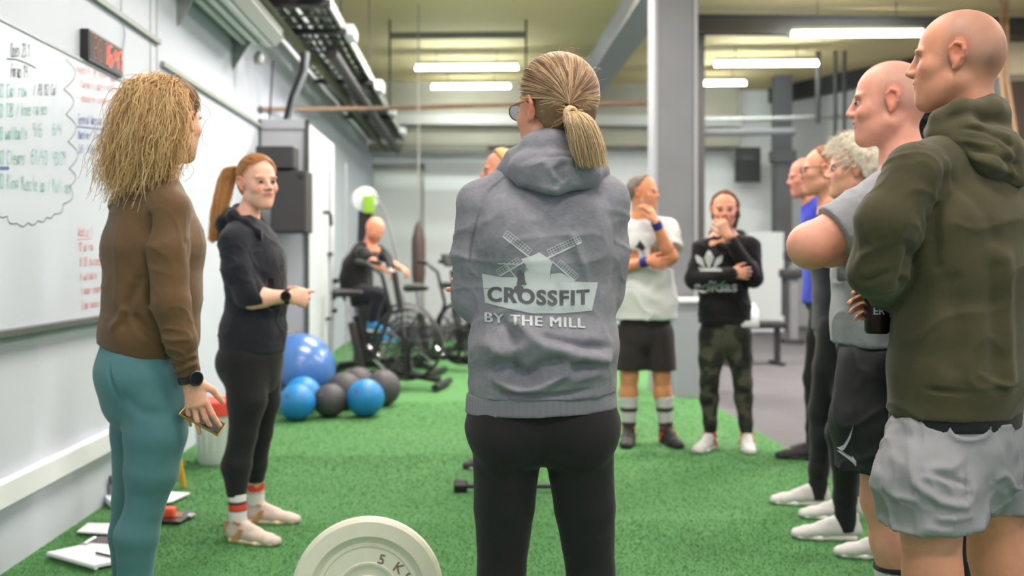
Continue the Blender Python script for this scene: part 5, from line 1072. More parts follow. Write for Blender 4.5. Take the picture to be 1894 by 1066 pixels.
    # phone (held: its own thing)
    t = empty('phone', K(384, 785, -.16), 'black phone with a gold edge held by the woman in brown', 'phone')
    X = nrm(RT*.85-UP*.50+FW*.1); Z = nrm(np.cross(X, FW*.6+UP*.2)); Y = np.cross(Z, X); Mx = frameM(K(377, 778, -.105), X, Y, Z)
    M = MB(); M.box((-.070, -.036, -.0035), (.062, .036, .0035), Mx, .003); M.build('case', mat('gold case', (176, 140, 70), .35, .7), t, True)
    M = MB(); M.box((-.067, -.034, .0034), (.059, .034, .0042), Mx); M.build('screen', mat('dark screen', (38, 38, 44), .12), t)
# ---- coach in black
def coach():
    d0 = 4.42; K = lambda x, y, d=0: P(x, y, d0+d); yaw = 108
    j = joints(d0, 465, yaw, 1.68, male=False, hyaw=138, pitch=-3, tilt=-3, hc=K(477, 337, 0), hs=.98, neck=K(455, 402, .01),
        sh=[K(470, 446, .14), K(432, 448, -.14)], el=[K(497, 548, .17), K(466, 552, -.16)], wr=[K(543, 541, .04), K(531, 549, -.12)],
        hip=[K(486, 668, .08), K(450, 668, -.08)], kn=[K(482, 800, .10), K(449, 802, -.10)], an=[K(473, 928, .18), K(440, 961, -.13)])
    j['toe'] = [j['an'][0]*[1, 1, 0]+DIR(95)*.18+UP*.03, j['an'][1]*[1, 1, 0]+DIR(108)*.18+UP*.03]
    j['hand'] = [dict(d=nrm(RT*.7-FW*.5-UP*.15), n=nrm(RT*.55+FW*.6+UP*.4), side=1, tl=.3, curl=(1.1, 1.15, 1.2, 1.25), thumb=.3, s=.95), dict(d=nrm(RT*.85+FW*.25-UP*.1), n=nrm(-FW*.8+RT*.4+UP*.15), side=-1, tl=.3, curl=(1.15, 1.2, 1.25, 1.3), thumb=.2, s=.97)]
    j['root'] = empty('person', K(460, 985)*[1, 1, 0], 'smiling woman in a black zip hoodie and black leggings with long strawberry blonde ponytail', 'person')
    j['tone'] = (236, 182, 160); j['brow'] = (150, 100, 70); j['smile'] = True; j['blush'] = .55; j['legr'] = (.060, .036, .034, .030); j['armr'] = (.046, .042, .040, .026)
    build_body(j, hh=.0032, hlimb=.008, hhand=.0035)
    Tn = [(K(466, 650), .165, .132), (K(468, 610), .165, .132), (K(477, 560), .155, .118), (K(470, 490), .170, .130), (K(462, 452), .155, .110), (K(458, 432), .11, .075)]
    sL, eL, wL = j['sh'][0], j['el'][0], j['wr'][0]; sR, eR, wR = j['sh'][1], j['el'][1], j['wr'][1]
    arms = [([K(458, 418, .03), sL], [.04, .055], .05), ([K(452, 418, -.03), sR], [.042, .060], .05), ([sL, eL, eL*.7+wL*.3], [.06, .056, .046], .02), ([sR, K(440, 500, -.16), K(462, 542, -.16), K(489, 547, -.15)], [.066, .068, .062, .046], .02)]
    q = -.2; F = lambda pts, amp, wd: ([K(x, y, q) for x, y in pts], amp, wd, FW)
    cloth('hoodie', CLOTH, j, h=.006, torso=Tn, arms=arms, cuts=[(K(466, 650), -UP)], scuts=[(K(490, 547, -.15), RT, .06), (eL*.7+wL*.3, wL-eL, .06)], lump=.004, lumps=9, colfn=melange((38, 39, 48), .06, 60), seed=23, ridges=((.004, (9, 9, 12)),), creases=[(sR, K(470, 545, -.16), .008, 18, .1)],
        folds=[F([(410, 458), (440, 452), (462, 470), (470, 500)], .004, .006), F([(470, 500), (478, 530), (485, 545)], -.010, .012), F([(425, 600), (470, 590), (525, 600)], .006, .012), F([(415, 625), (470, 618), (528, 622)], -.005, .006), F([(505, 470), (520, 520), (526, 600)], .004, .006), F([(430, 575), (470, 575), (520, 580)], -.006, .012)])
    def hx(S):
        S.chain([K(*p) for p in [(432, 402, -.07), (428, 398, .0), (440, 388, .08), (468, 392, .10), (486, 412, .06), (494, 436, -.02)]], [.026, .030, .028, .024, .018, .012], .01)
        S.chain([K(*p) for p in [(432, 402, -.07), (455, 412, -.10), (478, 432, -.10), (492, 458, -.07)]], [.024, .022, .018, .012], .01)
        S.chain([K(*p) for p in [(415, 412, -.03), (412, 420, .05), (420, 424, .08)]], [.035, .038, .03], .02)
    cloth('hood', CLOTH, j, h=.005, arms=[([K(432, 402, -.07), K(428, 398, 0)], [.02, .02])], extra=hx, lump=.004, lumps=18, colfn=melange((34, 34, 40), .06, 60), seed=24)
    M = MB(); M.tube([K(494, 440, -.10), K(512, 480, -.115), K(524, 530, -.11), K(528, 600, -.10), K(524, 648, -.10)], .003, 6); M.build('zip', mat('zip', (70, 70, 75), .4, .5), j['root'], True)
    T2 = [(K(467, 690), .150, .115), (K(467, 655), .155, .122), (K(468, 625), .14, .11)]
    lg = [([K(486, 670, .07), K(488, 740, .09), K(482, 800, .10), K(473, 860, .12), K(472, 905, .17)], [.088, .072, .052, .050, .036], .02),
          ([K(452, 670, -.08), K(457, 740, -.09), K(449, 805, -.10), K(437, 862, -.11), K(438, 924, -.13)], [.094, .084, .058, .062, .038], .02)]
    cloth('leggings', SMOOTHCL, j, h=.006, torso=T2, legs=lg, cuts=[(K(467, 630), UP)], lump=.001, lumps=8, col=(27, 27, 29), seed=25, extra=lambda S: S.ell(K(436, 672, -.02), (.085, .12, .09), None, .04),
        post=lambda S: (S.cut(K(438, 919, -.13), -UP)))
    st = [(0, (222, 222, 222)), (.26, (50, 50, 55)), (.36, (214, 70, 52)), (.55, (50, 50, 55)), (.62, (215, 215, 215))]
    sock(j, K(439, 912, -.13), K(440, 965, -.13), .034, .034, st, SOCKM, lift=.004); sock(j, K(473, 880, .165), K(474, 934, .18), .036, .034, [(0, (222, 222, 222)), (.22, (214, 70, 52)), (.48, (190, 190, 190)), (.6, (220, 220, 220))], SOCKM, lift=.004)
    for i, y in ((0, 92), (1, 108)):
        shoe(j, j['an'][i], y, BEIGE_SH, GUM, TAN, s=.90, lace=WHITE_SH)
    watch(j, K(532, 549, -.12), RT, -FW*1+RT*.1+UP*.1, .030)
    A = j['A']; c = j['hc']; hair_cap(j, (168, 112, 64), grow=.006, front=.064, low=-.005, nape=-.06, h=.004, lump=.0012, rough=.5, lumps=50)
    rng = np.random.default_rng(5); N = 2200; E0 = np.array([.0855, .1045, .0965])*.985; th = rng.uniform(0, 2*np.pi, N); ph = rng.uniform(-.5, 1.5, N)
    u = np.stack([np.cos(ph)*np.cos(th), np.cos(ph)*np.sin(th), np.sin(ph)], 1); u = u[(u[:, 1]*.82-u[:, 2]*.50 < .34) & ~((u[:, 2] < .0) & (u[:, 1] > -.28))]; N = len(u)
    T0 = K(432, 312, .03); tp = (T0-c)@A.T; tu = tp/E0; tu /= np.linalg.norm(tu); t = np.linspace(0, 1, 12)[None, :, None]
    om = np.arccos(np.clip(u@tu, -1, 1))[:, None, None]; sl = (np.sin((1-t)*om)*u[:, None]+np.sin(t*om)*tu)/np.maximum(np.sin(om), 1e-3)
    q_ = sl+rng.normal(0, .012, (N, 1, 3))*np.sin(t*np.pi); q_ = q_/np.linalg.norm(q_, axis=2, keepdims=True)*E0*(1+rng.uniform(-.004, .02, (N, 1, 1)))+np.array([0, -.0135, .0315])
    mx = np.clip(.5+.3*rng.normal(0, 1, N), 0, 1)[:, None]; strands('hair_strands', q_@A+c, np.array(lin((128, 80, 44)))*(1-mx)+np.array(lin((214, 158, 98)))*mx, j['root'], .0010, .0008)
    N = 2600; K2 = 16; tt = np.linspace(0, 1, K2); G = np.array([K(434, 311, .03), K(424, 312, .05), K(414, 345, .06), K(405, 390, .03), K(396, 440, .0)]); xs = tt*4; gi = np.minimum(xs.astype(int), 3); fr = (xs-gi)[:, None]; g = G[gi]*(1-fr)+G[gi+1]*fr
    prof = np.interp(tt, [0, .1, .4, .75, 1], [.010, .020, .034, .032, .016])[None, :, None]; a = rng.uniform(0, 6.28, N); rr = np.sqrt(rng.random(N)); off = ((np.cos(a)*rr)[:, None, None]*(RT+UP*.2)+(np.sin(a)*rr)[:, None, None]*FW)*prof
    ln = rng.uniform(.7, 1.05, N)[:, None, None]; pth = g[0]+(g[None]-g[0])*ln+off+np.cumsum(rng.normal(0, .0012, (N, K2, 3)), 1)
    mx = np.clip(.55+.3*rng.normal(0, 1, N), 0, 1)[:, None]; strands('ponytail', pth, np.array(lin((150, 96, 48)))*(1-mx)+np.array(lin((226, 172, 108)))*mx, j['root'], .0013, .0007)
LACE = mat('grey lace', (168, 168, 172), .8)
# ---- man in the olive hoodie
def man_olive():
    d0 = 2.49; K = lambda x, y, d=0: P(x, y, d0+d)
    j = joints(d0, 1795, -42, 1.84, hyaw=-62, pitch=0, hc=K(1768, 110, .0), hs=1.03, neck=K(1806, 236, .0),
        sh=[K(1692, 318, -.13), K(1905, 322, .13)], el=[K(1622, 498, -.10), K(1962, 500, .17)], wr=[K(1668, 540, .18), K(1660, 548, .10)],
        hip=[K(1718, 840, -.07), K(1832, 840, .10)], kn=[K(1724, 1060, -.10), K(1842, 1030, .12)], an=[K(1735, 1320, -.12), K(1850, 1262, .13)])
    j['toe'] = [a*[1, 1, 0]+DIR(-40)*.2+UP*.03 for a in j['an']]
    j['hand'] = [dict(d=-RT*.5+FW*.9-UP*.1, n=UP, side=1, curl=(.5, .5, .5, .5)), dict(d=-RT*.95-FW*.3-UP*.10, n=FW+UP*.3, side=-1, curl=(.2, .2, .2, .2))]
    j['root'] = empty('person', K(1795, 1385)*[1, 1, 0], 'tall shaven-headed man in an olive hoodie and grey shorts with his back turned', 'person')
    j['tone'] = (208, 144, 116); j['stubble'] = ((128, 106, 96), .50); j['patch'] = (-.055, -.085, -.03, .030, (70, 56, 50), .6); j['blush'] = .2
    j['legr'] = (.088, .063, .066, .038); j['eyes'] = False; j['torso'] = [(K(1768, 800), .15, .11), (K(1780, 600), .17, .13), (K(1800, 450), .18, .12), (K(1806, 370), .12, .09)]
    build_body(j, hh=.0038, hlimb=.008)
    Tn = [(K(1765, 745), .190, .150), (K(1772, 690), .196, .158), (K(1780, 600), .20, .155), (K(1795, 500), .212, .155), (K(1803, 410), .215, .140), (K(1806, 360), .17, .105), (K(1806, 335), .11, .075)]
    sL, eL, wL = j['sh'][0], j['el'][0], j['wr'][0]; sR, eR, wR = j['sh'][1], j['el'][1], j['wr'][1]
    arms = [([K(1790, 268, -.03), sL], [.048, .066], .05), ([K(1822, 275, .03), sR], [.060, .070], .05),
            ([sL, K(1640, 410, -.14), eL, K(1640, 535, .02), K(1660, 542, .13)], [.068, .070, .068, .056, .042], .02), ([sR, eR, K(1760, 545, .30)], [.068, .062, .045], .02)]
    q = -.16; F = lambda pts, amp, wd: ([K(x, y, q) for x, y in pts], amp*1.4, wd*.9, FW)
    folds = [F([(1740, 330), (1728, 380), (1726, 440), (1732, 490)], -.007, .016), F([(1745, 300), (1752, 340), (1735, 370)], .008, .010), F([(1700, 350), (1722, 372), (1712, 395)], .008, .008),
             F([(1690, 390), (1705, 420), (1695, 460)], .008, .010), F([(1660, 440), (1680, 470), (1670, 520)], -.007, .012), F([(1585, 500), (1600, 470), (1620, 455)], .007, .009), F([(1578, 525), (1610, 520), (1650, 500)], -.007, .009), F([(1680, 510), (1690, 540), (1670, 560)], .012, .010), F([(1590, 540), (1620, 548), (1660, 540)], .007, .008),
             F([(1850, 480), (1858, 560), (1862, 640), (1868, 712)], .008, .022), F([(1830, 500), (1834, 600), (1838, 700)], -.008, .026), F([(1805, 692), (1830, 705), (1860, 715)], .008, .008), F([(1760, 330), (1800, 370), (1830, 440)], -.005, .02), F([(1650, 640), (1652, 700)], .005, .015),
             F([(1634, 716), (1700, 722), (1800, 726), (1894, 716)], -.008, .006), F([(1700, 268), (1725, 290), (1740, 320), (1738, 370)], -.004, .004), F([(1755, 520), (1765, 600), (1760, 680)], -.006, .025)]
    cloth('hoodie', CLOTH, j, h=.0055, torso=Tn, arms=arms, cuts=[(K(1765, 762), -UP)], folds=folds, creases=[(sL, eL, .007, 16, .10), (eL, K(1650, 540, .1), .008, 20, .1)], lump=.004, lumps=8, ridges=((.004, (7, 7, 8)),), colfn=melange((72, 68, 48), .05, 60, [([K(1690, 272, -.1), K(1722, 285, -.12), K(1742, 322, -.13), K(1738, 380, -.13)], .003, (52, 52, 36))]), seed=33,
        extra=lambda S: S.ell(K(1745, 420, -.10), (.09, .07, .10), None, .04))
    cloth('undershirt', SMOOTHCL, j, h=.008, torso=[(K(1765, 790), .185, .146), (K(1768, 740), .185, .146)], cuts=[(K(1765, 784), -UP), (K(1765, 745), UP)], lump=.002, col=(24, 24, 28), seed=34)
    def hx(S):
        S.chain([K(*p) for p in [(1724, 246, -.02), (1738, 222, -.06), (1778, 200, -.085), (1830, 204, -.06), (1872, 236, .02), (1880, 262, .08)]], [.020, .024, .027, .030, .030, .025], .012)
        S.chain([K(*p) for p in [(1738, 252, -.06), (1790, 250, -.10), (1845, 280, -.09), (1895, 300, -.01)]], [.026, .036, .052, .050], .025)
        S.chain([K(*p) for p in [(1770, 262, -.11), (1830, 300, -.13), (1880, 332, -.08)]], [.016, .030, .040], .02)
        S.cone(K(1806, 250, .0), K(1806, 222, .0), .085, .078, .02, None); S.cone(K(1785, 190, .04), K(1800, 215, .02), .062, .066, .012, mode='s')
    Fh = lambda pts, amp, wd: ([K(x, y, -.15) for x, y in pts], amp, wd, FW)
    cloth('hood', CLOTH, j, h=.005, arms=[([K(1738, 252, -.06), K(1790, 250, -.10)], [.02, .02])], extra=hx, lump=.005, lumps=14, colfn=melange((78, 74, 54), .05, 60), seed=35,
        folds=[Fh([(1730, 245), (1770, 232), (1830, 240), (1870, 268)], -.010, .007), Fh([(1735, 236), (1775, 222), (1830, 228), (1872, 250)], .007, .006), Fh([(1790, 270), (1830, 282), (1870, 300), (1894, 305)], -.011, .008), Fh([(1800, 290), (1845, 312), (1890, 325)], .008, .008), Fh([(1850, 262), (1870, 290), (1880, 320)], .008, .009), Fh([(1770, 256), (1800, 262), (1840, 270)], .007, .006)])
    # satin shorts
    T2 = [(K(1768, 850), .185, .150), (K(1768, 800), .182, .145), (K(1768, 765), .165, .135)]
    lg = [([K(1718, 820, -.06), K(1716, 900, -.09), K(1722, 990, -.10)], [.098, .120, .118], .03), ([K(1828, 820, .11), K(1840, 880, .12), K(1848, 960, .12)], [.118, .116, .108], .012)]
    G = lambda pts, amp, wd: ([K(x, y, -.22) for x, y in pts], amp*1.5, wd*.9, FW)
    cloth('shorts', NYLON, j, h=.006, torso=T2, legs=lg, cuts=[(K(1768, 768), UP)], scuts=[(K(1722, 968, -.10), -UP+RT*.06, .16), (K(1850, 938, .12), -UP, .115)], lump=.007, lumps=12, ridges=((.009, (11, 11, 13)), (.004, (22, 22, 16))), col=(138, 138, 143), seed=36,
        folds=[G([(1680, 850), (1720, 870), (1770, 868), (1810, 850)], .012, .012), G([(1690, 790), (1705, 830), (1740, 850)], -.010, .012), G([(1700, 900), (1740, 930), (1790, 940)], .010, .012), G([(1660, 800), (1670, 850), (1680, 900), (1668, 950)], -.008, .005), G([(1740, 880), (1780, 890), (1806, 900)], -.010, .010), G([(1812, 780), (1812, 850), (1806, 920)], -.016, .012), G([(1640, 800), (1645, 900)], .006, .015), G([(1850, 800), (1840, 840), (1862, 880)], .010, .012), G([(1760, 790), (1775, 820), (1800, 830)], .010, .010), G([(1740, 960), (1800, 958)], .006, .010), G([(1650, 930), (1672, 925), (1690, 900)], -.010, .008)])
    for i in (0, 1): shoe(j, j['an'][i], -42, DARK_SH, WHITE_SO)
    t = empty('can', K(1626, 590, .04), 'dark drink can with white letters held by the man in the olive hoodie', 'can'); M = MB(); C0 = K(1622, 577, .04)
    M.lathe([(0, -.055), (.026, -.055), (.031, -.048), (.031, .045), (.027, .055), (0, .055)], Matrix.Translation(Vector(C0)), 24); M.build('can_body', mat('dark can', (52, 26, 34), .3, .5), t, True)
    b = text_bm('ER', .026, bold=.0006)
    for v in b.verts: x = v.co.x; a = x/.032-.2; r = .0318; v.co = Vector(C0+RT*math.sin(a)*r-FW*math.cos(a)*r+UP*(v.co.y-.005))
    me = bpy.data.meshes.new('lettering'); b.to_mesh(me); b.free(); me.materials.append(PRINTW); link(bpy.data.objects.new('lettering', me), t)

# ---- man in the grey T-shirt
def man_grey_tee():
    d0 = 3.05; K = lambda x, y, d=0: P(x, y, d0+d)
    j = joints(d0, 1650, -76, 1.80, hyaw=-72, pitch=-2, hc=K(1642, 190, 0), hs=1.07, neck=K(1672, 300, .0),
        sh=[K(1642, 368, -.17), K(1700, 352, .18)], el=[K(1500, 455, -.17), K(1560, 440, .26)], wr=[K(1606, 470, .06), K(1570, 480, .10)],
        hip=[K(1622, 650, -.10), K(1650, 650, .10)], kn=[K(1634, 925, -.12), K(1660, 925, .10)], an=[K(1672, 1185, -.12), K(1690, 1160, .12)])
    j['toe'] = [a*[1, 1, 0]+DIR(-80)*.2+UP*.03 for a in j['an']]; j['hand'] = [dict(d=RT*.7+FW*.6, n=UP*.3-FW, side=-1, curl=(.3, .3, .3, .3)), dict(d=-FW-RT*.1, n=-RT, side=-1, curl=(.5, .5, .5, .5))]
    j['root'] = empty('person', K(1660, 1262)*[1, 1, 0], 'balding man in a light grey T-shirt and black shorts with folded bare arms', 'person')
    j['tone'] = (224, 160, 140); j['stubble'] = ((150, 130, 122), .45); j['smile'] = True; j['armr'] = (.060, .062, .053, .033); j['legr'] = (.082, .060, .062, .038); j['brow'] = (150, 110, 90)
    build_body(j, hh=.004, hlimb=.007)
    Tn = [(K(1618, 640), .195, .128), (K(1622, 590), .195, .134), (K(1630, 500), .198, .138), (K(1640, 430), .205, .137), (K(1652, 385), .17, .110), (K(1658, 362), .12, .080)]
    sL, eL = j['sh'][0], j['el'][0]; sR, eR = j['sh'][1], j['el'][1]
    arms = [([K(1662, 330, -.03), sL], [.045, .064], .05), ([K(1680, 330, .03), sR], [.045, .064], .05), ([sL, K(1590, 405, -.18), K(1520, 440, -.18)], [.078, .080, .082], .03), ([sR, K(1600, 410, .24)], [.07, .075], .03)]
    F = lambda pts, amp, wd: ([K(x, y, -.2) for x, y in pts], amp, wd, FW)
    ax = nrm(K(1520, 440, -.18)-sL); cp = K(1546, 432, -.18)
    cloth('t_shirt', CLOTH, j, h=.006, torso=Tn, arms=arms, cuts=[(K(1618, 637), -UP-RT*.05)], scuts=[(cp, ax+np.array([0, 0, .0]), .135), (K(1605, 410, .24), K(1600, 410, .24)-sR, .1)], lump=.004, lumps=8, ridges=((.005, (9, 9, 8)),), colfn=melange((150, 152, 160), .06, 100), seed=43,
        folds=[F([(1600, 420), (1590, 450), (1580, 480)], -.010, .012), F([(1560, 500), (1555, 560), (1545, 620)], .006, .014), F([(1600, 560), (1590, 600), (1600, 635)], .008, .012), F([(1580, 520), (1572, 580), (1570, 630)], -.007, .012)], creases=[(sL, K(1545, 430, -.18), .005, 14, .12)])
    T2 = [(K(1630, 690), .165, .120), (K(1628, 650), .165, .120), (K(1628, 610), .155, .115)]
    lg = [([K(1622, 680, -.09), K(1614, 780, -.11), K(1610, 890, -.12)], [.112, .116, .106], .03), ([K(1650, 680, .09), K(1655, 780, .10), K(1655, 890, .10)], [.110, .112, .106], .012)]
    so = cloth('shorts', NYLON, j, h=.007, torso=T2, legs=lg, cuts=[(K(1628, 625), UP)], scuts=[(K(1612, 872, -.12), -UP-RT*.1, .16), (K(1655, 872, .10), -UP, .16)], lump=.006, lumps=8, ridges=((.006, (14, 14, 8)),), col=(34, 35, 39), seed=44, folds=[F([(1585, 660), (1580, 760), (1590, 860)], -.006, .006), F([(1600, 700), (1590, 720), (1560, 730)], .006, .01), F([(1570, 650), (1560, 720), (1556, 800)], .006, .015)])
    bv = bvh(so); px = 1/640.; sw = [(-14, -10), (-12, -20), (-4, -25), (4, -22), (12, -12), (20, 5), (25, 26), (17, 8), (8, -8), (0, -14), (-7, -15)]
    decal('swoosh_print', [flat([[(x*px*.62, y*px*1.25) for x, y in sw]])], K(1585, 830, -.3), RT, UP, bv, PRINTW, so, .003, .012)
    for i in (0, 1):
        a = j['an'][i]; k_ = j['kn'][i]; t0 = a*.45+k_*.55-j['fwd']*.010
        sock(j, t0, a, .064, .040, [(0, (30, 30, 34)), (.06, (215, 215, 215)), (.5, (215, 215, 215))], SOCKM, lift=.003); shoe(j, a, -80, WHITE_SH, WHITE_SO)

# ---- the row of people behind, half hidden
def simple_clothes(j, top, bottom, long=True, sleeves=True, waist=None, h=.010, name='sweater', bname='leggings', hemz=.86, m=None, seed=50, hood=False, sl=.75):
    k = 1.0; T = [(t[0], t[1]+.016, t[2]+.014) for t in j['torso']]; hz = j['hip'][0][2]+(hemz-.90)
    T[0] = (T[0][0]*[1, 1, 0]+UP*(hz+.02), T[0][1], T[0][2]); arms = []; sc = []
    for i in (0, 1):
        s, e, w_ = j['sh'][i], j['el'][i], j['wr'][i]; arms.append(([j['neck']-UP*.055, s], [.045, .062], .05))
        if sleeves: arms.append(([s, e, w_], [.068, .060, .040], .025))
        else: arms.append(([s, s*.4+e*.6], [.066, .074], .03)); sc.append((s*.45+e*.55, e-s, .11))
    o = cloth(name, m or CLOTH, j, h=h, torso=T, extra=lambda S: S.cone(T[-1][0], j['neck']-UP*.02, .085, .066, .04, j['W'], 1.3, 1.0), arms=arms, cuts=[(UP*hz, -UP)], scuts=sc, lump=.005, lumps=8, col=top, seed=seed)
    hipc = (j['hip'][0]+j['hip'][1])/2; T2 = [(hipc-UP*.02, .170, .115), (hipc+UP*.10, .15, .10)]
    if long:
        b = cloth(bname, SMOOTHCL, j, h=h, torso=T2, legs=legs_of(j, j.get('lr', (.085, .056, .058, .036)), .006), lump=.002, col=bottom, seed=seed+1, extra=lambda S: butt(S, j, hipc[2]-.03, .085, .03))
        for i in (0, 1): sock(j, j['an'][i]*.72+j['kn'][i]*.28, j['an'][i]-UP*.045, .040, .040, [(0, bottom)], SOCKM)
    else:
        lg = [([j['hip'][i], j['hip'][i]*.35+j['kn'][i]*.65, j['kn'][i]], [.105, .108, .104], .02) for i in (0, 1)]
        b = cloth(bname, NYLON, j, h=h, torso=T2, legs=lg, scuts=[(j['kn'][i]+UP*.035, -UP, .2) for i in (0, 1)][:1] and [((j['kn'][0]+j['kn'][1])/2+UP*.035, -UP, .32)], lump=.005, col=bottom, seed=seed+1)
    return o, b
def finish(j, label, c, d0, **k):
    j['root'] = empty('person', P(c, 480, d0)*[1, 1, 0], label, 'person'); return j
def row():
    # short white hair
    d0 = 4.2; K = lambda x, y, d=0: P(x, y, d0+d)
    j = joints(d0, 1600, -80, 1.72, 'back', male=False, hc=K(1577, 314), hyaw=-78, hs=1.0, neck=K(1592, 372), an=[P(1565, 960, 4.32), P(1652, 995, 4.05)], kn=[P(1556, 800, 4.25), P(1640, 810, 4.05)])
    finish(j, 'short white-haired person in dark clothes and white trainers behind the grey T-shirt', 1600, d0); j['tone'] = (230, 170, 145); build_body(j, .006, hlimb=.012, hhand=.007)
    hair_cap(j, (226, 218, 200), grow=.018, front=.088, low=-.005, nape=-.05, h=.006, lump=.007, lumps=34, top=.010, colvar=.12)
    rng = np.random.default_rng(9); N = 2600; th = rng.uniform(0, 6.28, N); ph = rng.uniform(-.2, 1.5, N); u = np.stack([np.cos(ph)*np.cos(th), np.cos(ph)*np.sin(th), np.sin(ph)], 1); u = u[(u[:, 1]*.8-u[:, 2]*.55 < .42)]; N = len(u); t = np.linspace(0, 1, 8)[None, :, None]
    q_ = u[:, None]*np.array([.094, .112, .112])*(1+.16*t)+np.array([0, .016, -.012])*t**2+rng.normal(0, .012, (N, 1, 3))*t+np.array([0, -.012, .028]); strands('hair_strands', q_@j['A']+j['hc'], np.array(lin((238, 232, 218)))*rng.uniform(.75, 1.1, (N, 1)), j['root'], .0013, .0006)
    simple_clothes(j, (46, 44, 52), (26, 27, 31), seed=60); [shoe(j, a, -84, WHITE_SH, WHITE_SO, s=1.02, lace=LACE) for a in j['an']]
    # spectacles
    d0 = 4.88; K = lambda x, y, d=0: P(x, y, d0+d)
    j = joints(d0, 1548, -75, 1.77, 'back', hc=K(1522, 316), hyaw=-76, neck=K(1540, 376), an=[P(1512, 905, 4.93), P(1570, 925, 4.66)], kn=[P(1520, 760, 4.9), P(1572, 770, 4.7)])
    finish(j, 'person in spectacles with close-cropped reddish hair and a charcoal top', 1548, d0); j['tone'] = (224, 160, 135); j['stubble'] = ((150, 105, 80), .6); build_body(j, .006, hlimb=.012, hhand=.007); spectacles(j)
    hair_cap(j, (150, 98, 66), grow=.004, front=.030, low=.01, nape=-.05, h=.006, lump=.002)
    simple_clothes(j, (42, 46, 54), (30, 31, 36), seed=63); [shoe(j, a, -84, WHITE_SH, WHITE_SO, lace=LACE) for a in j['an']]
    # blue shirt
    d0 = 6.07; K = lambda x, y, d=0: P(x, y, d0+d)
    j = joints(d0, 1524, -80, 1.93, 'back', hc=K(1489, 328), hyaw=-88, pitch=-6, neck=K(1505, 376), an=[K(1505, 822), K(1530, 815, .2)], kn=[K(1505, 700), K(1530, 700, .2)])
    finish(j, 'flushed bald man in a blue shirt, farthest of the group on the right', 1524, d0); j['tone'] = (220, 146, 126); build_body(j, .007, hlimb=.012, hhand=.008)
    simple_clothes(j, (56, 70, 200), (28, 28, 33), seed=66, name='shirt', bname='trousers'); [shoe(j, a, -86, DARK_SH, DARK_SH) for a in j['an']]
    # dark curly hair, almost hidden
    d0 = 3.55; K = lambda x, y, d=0: P(x, y, d0+d)
    j = joints(d0, 1752, -75, 1.74, 'back', male=False, hc=K(1714, 190), hyaw=-30, neck=K(1752, 262))
    finish(j, 'person with dark curly hair almost hidden between the two shaven-headed men', 1745, d0); build_body(j, .007, hlimb=.014, hhand=.008)
    hair_cap(j, (34, 30, 34), grow=.022, front=.05, low=-.03, nape=-.085, h=.006, lump=.012, lumps=45, colvar=.3, extra=lambda S, T, A, s: S.ell(T(0, -.035, -.02), (.105, .095, .115), A, .02))
    simple_clothes(j, (60, 62, 70), (30, 30, 34), seed=69); [shoe(j, a, -80, DARK_SH, WHITE_SO) for a in j['an']]
    # blond head behind the grey hoodie
    d0 = 5.75; K = lambda x, y, d=0: P(x, y, d0+d)
    j = joints(d0, 935, -120, 1.79, hc=K(924, 318), hyaw=-100, neck=K(930, 366))
    finish(j, 'blond man whose head shows over the left shoulder of the grey windmill hoodie', 935, d0); j['tone'] = (220, 150, 122); build_body(j, .006, hlimb=.012, hhand=.008)
    hair_cap(j, (196, 160, 104), grow=.010, front=.070, low=.03, nape=-.05, h=.006, lump=.004, top=.008)
    simple_clothes(j, (84, 86, 92), (40, 40, 46), long=False, sleeves=False, seed=72, name='t_shirt', bname='shorts'); [shoe(j, a, -120, DARK_SH, WHITE_SO) for a in j['an']]

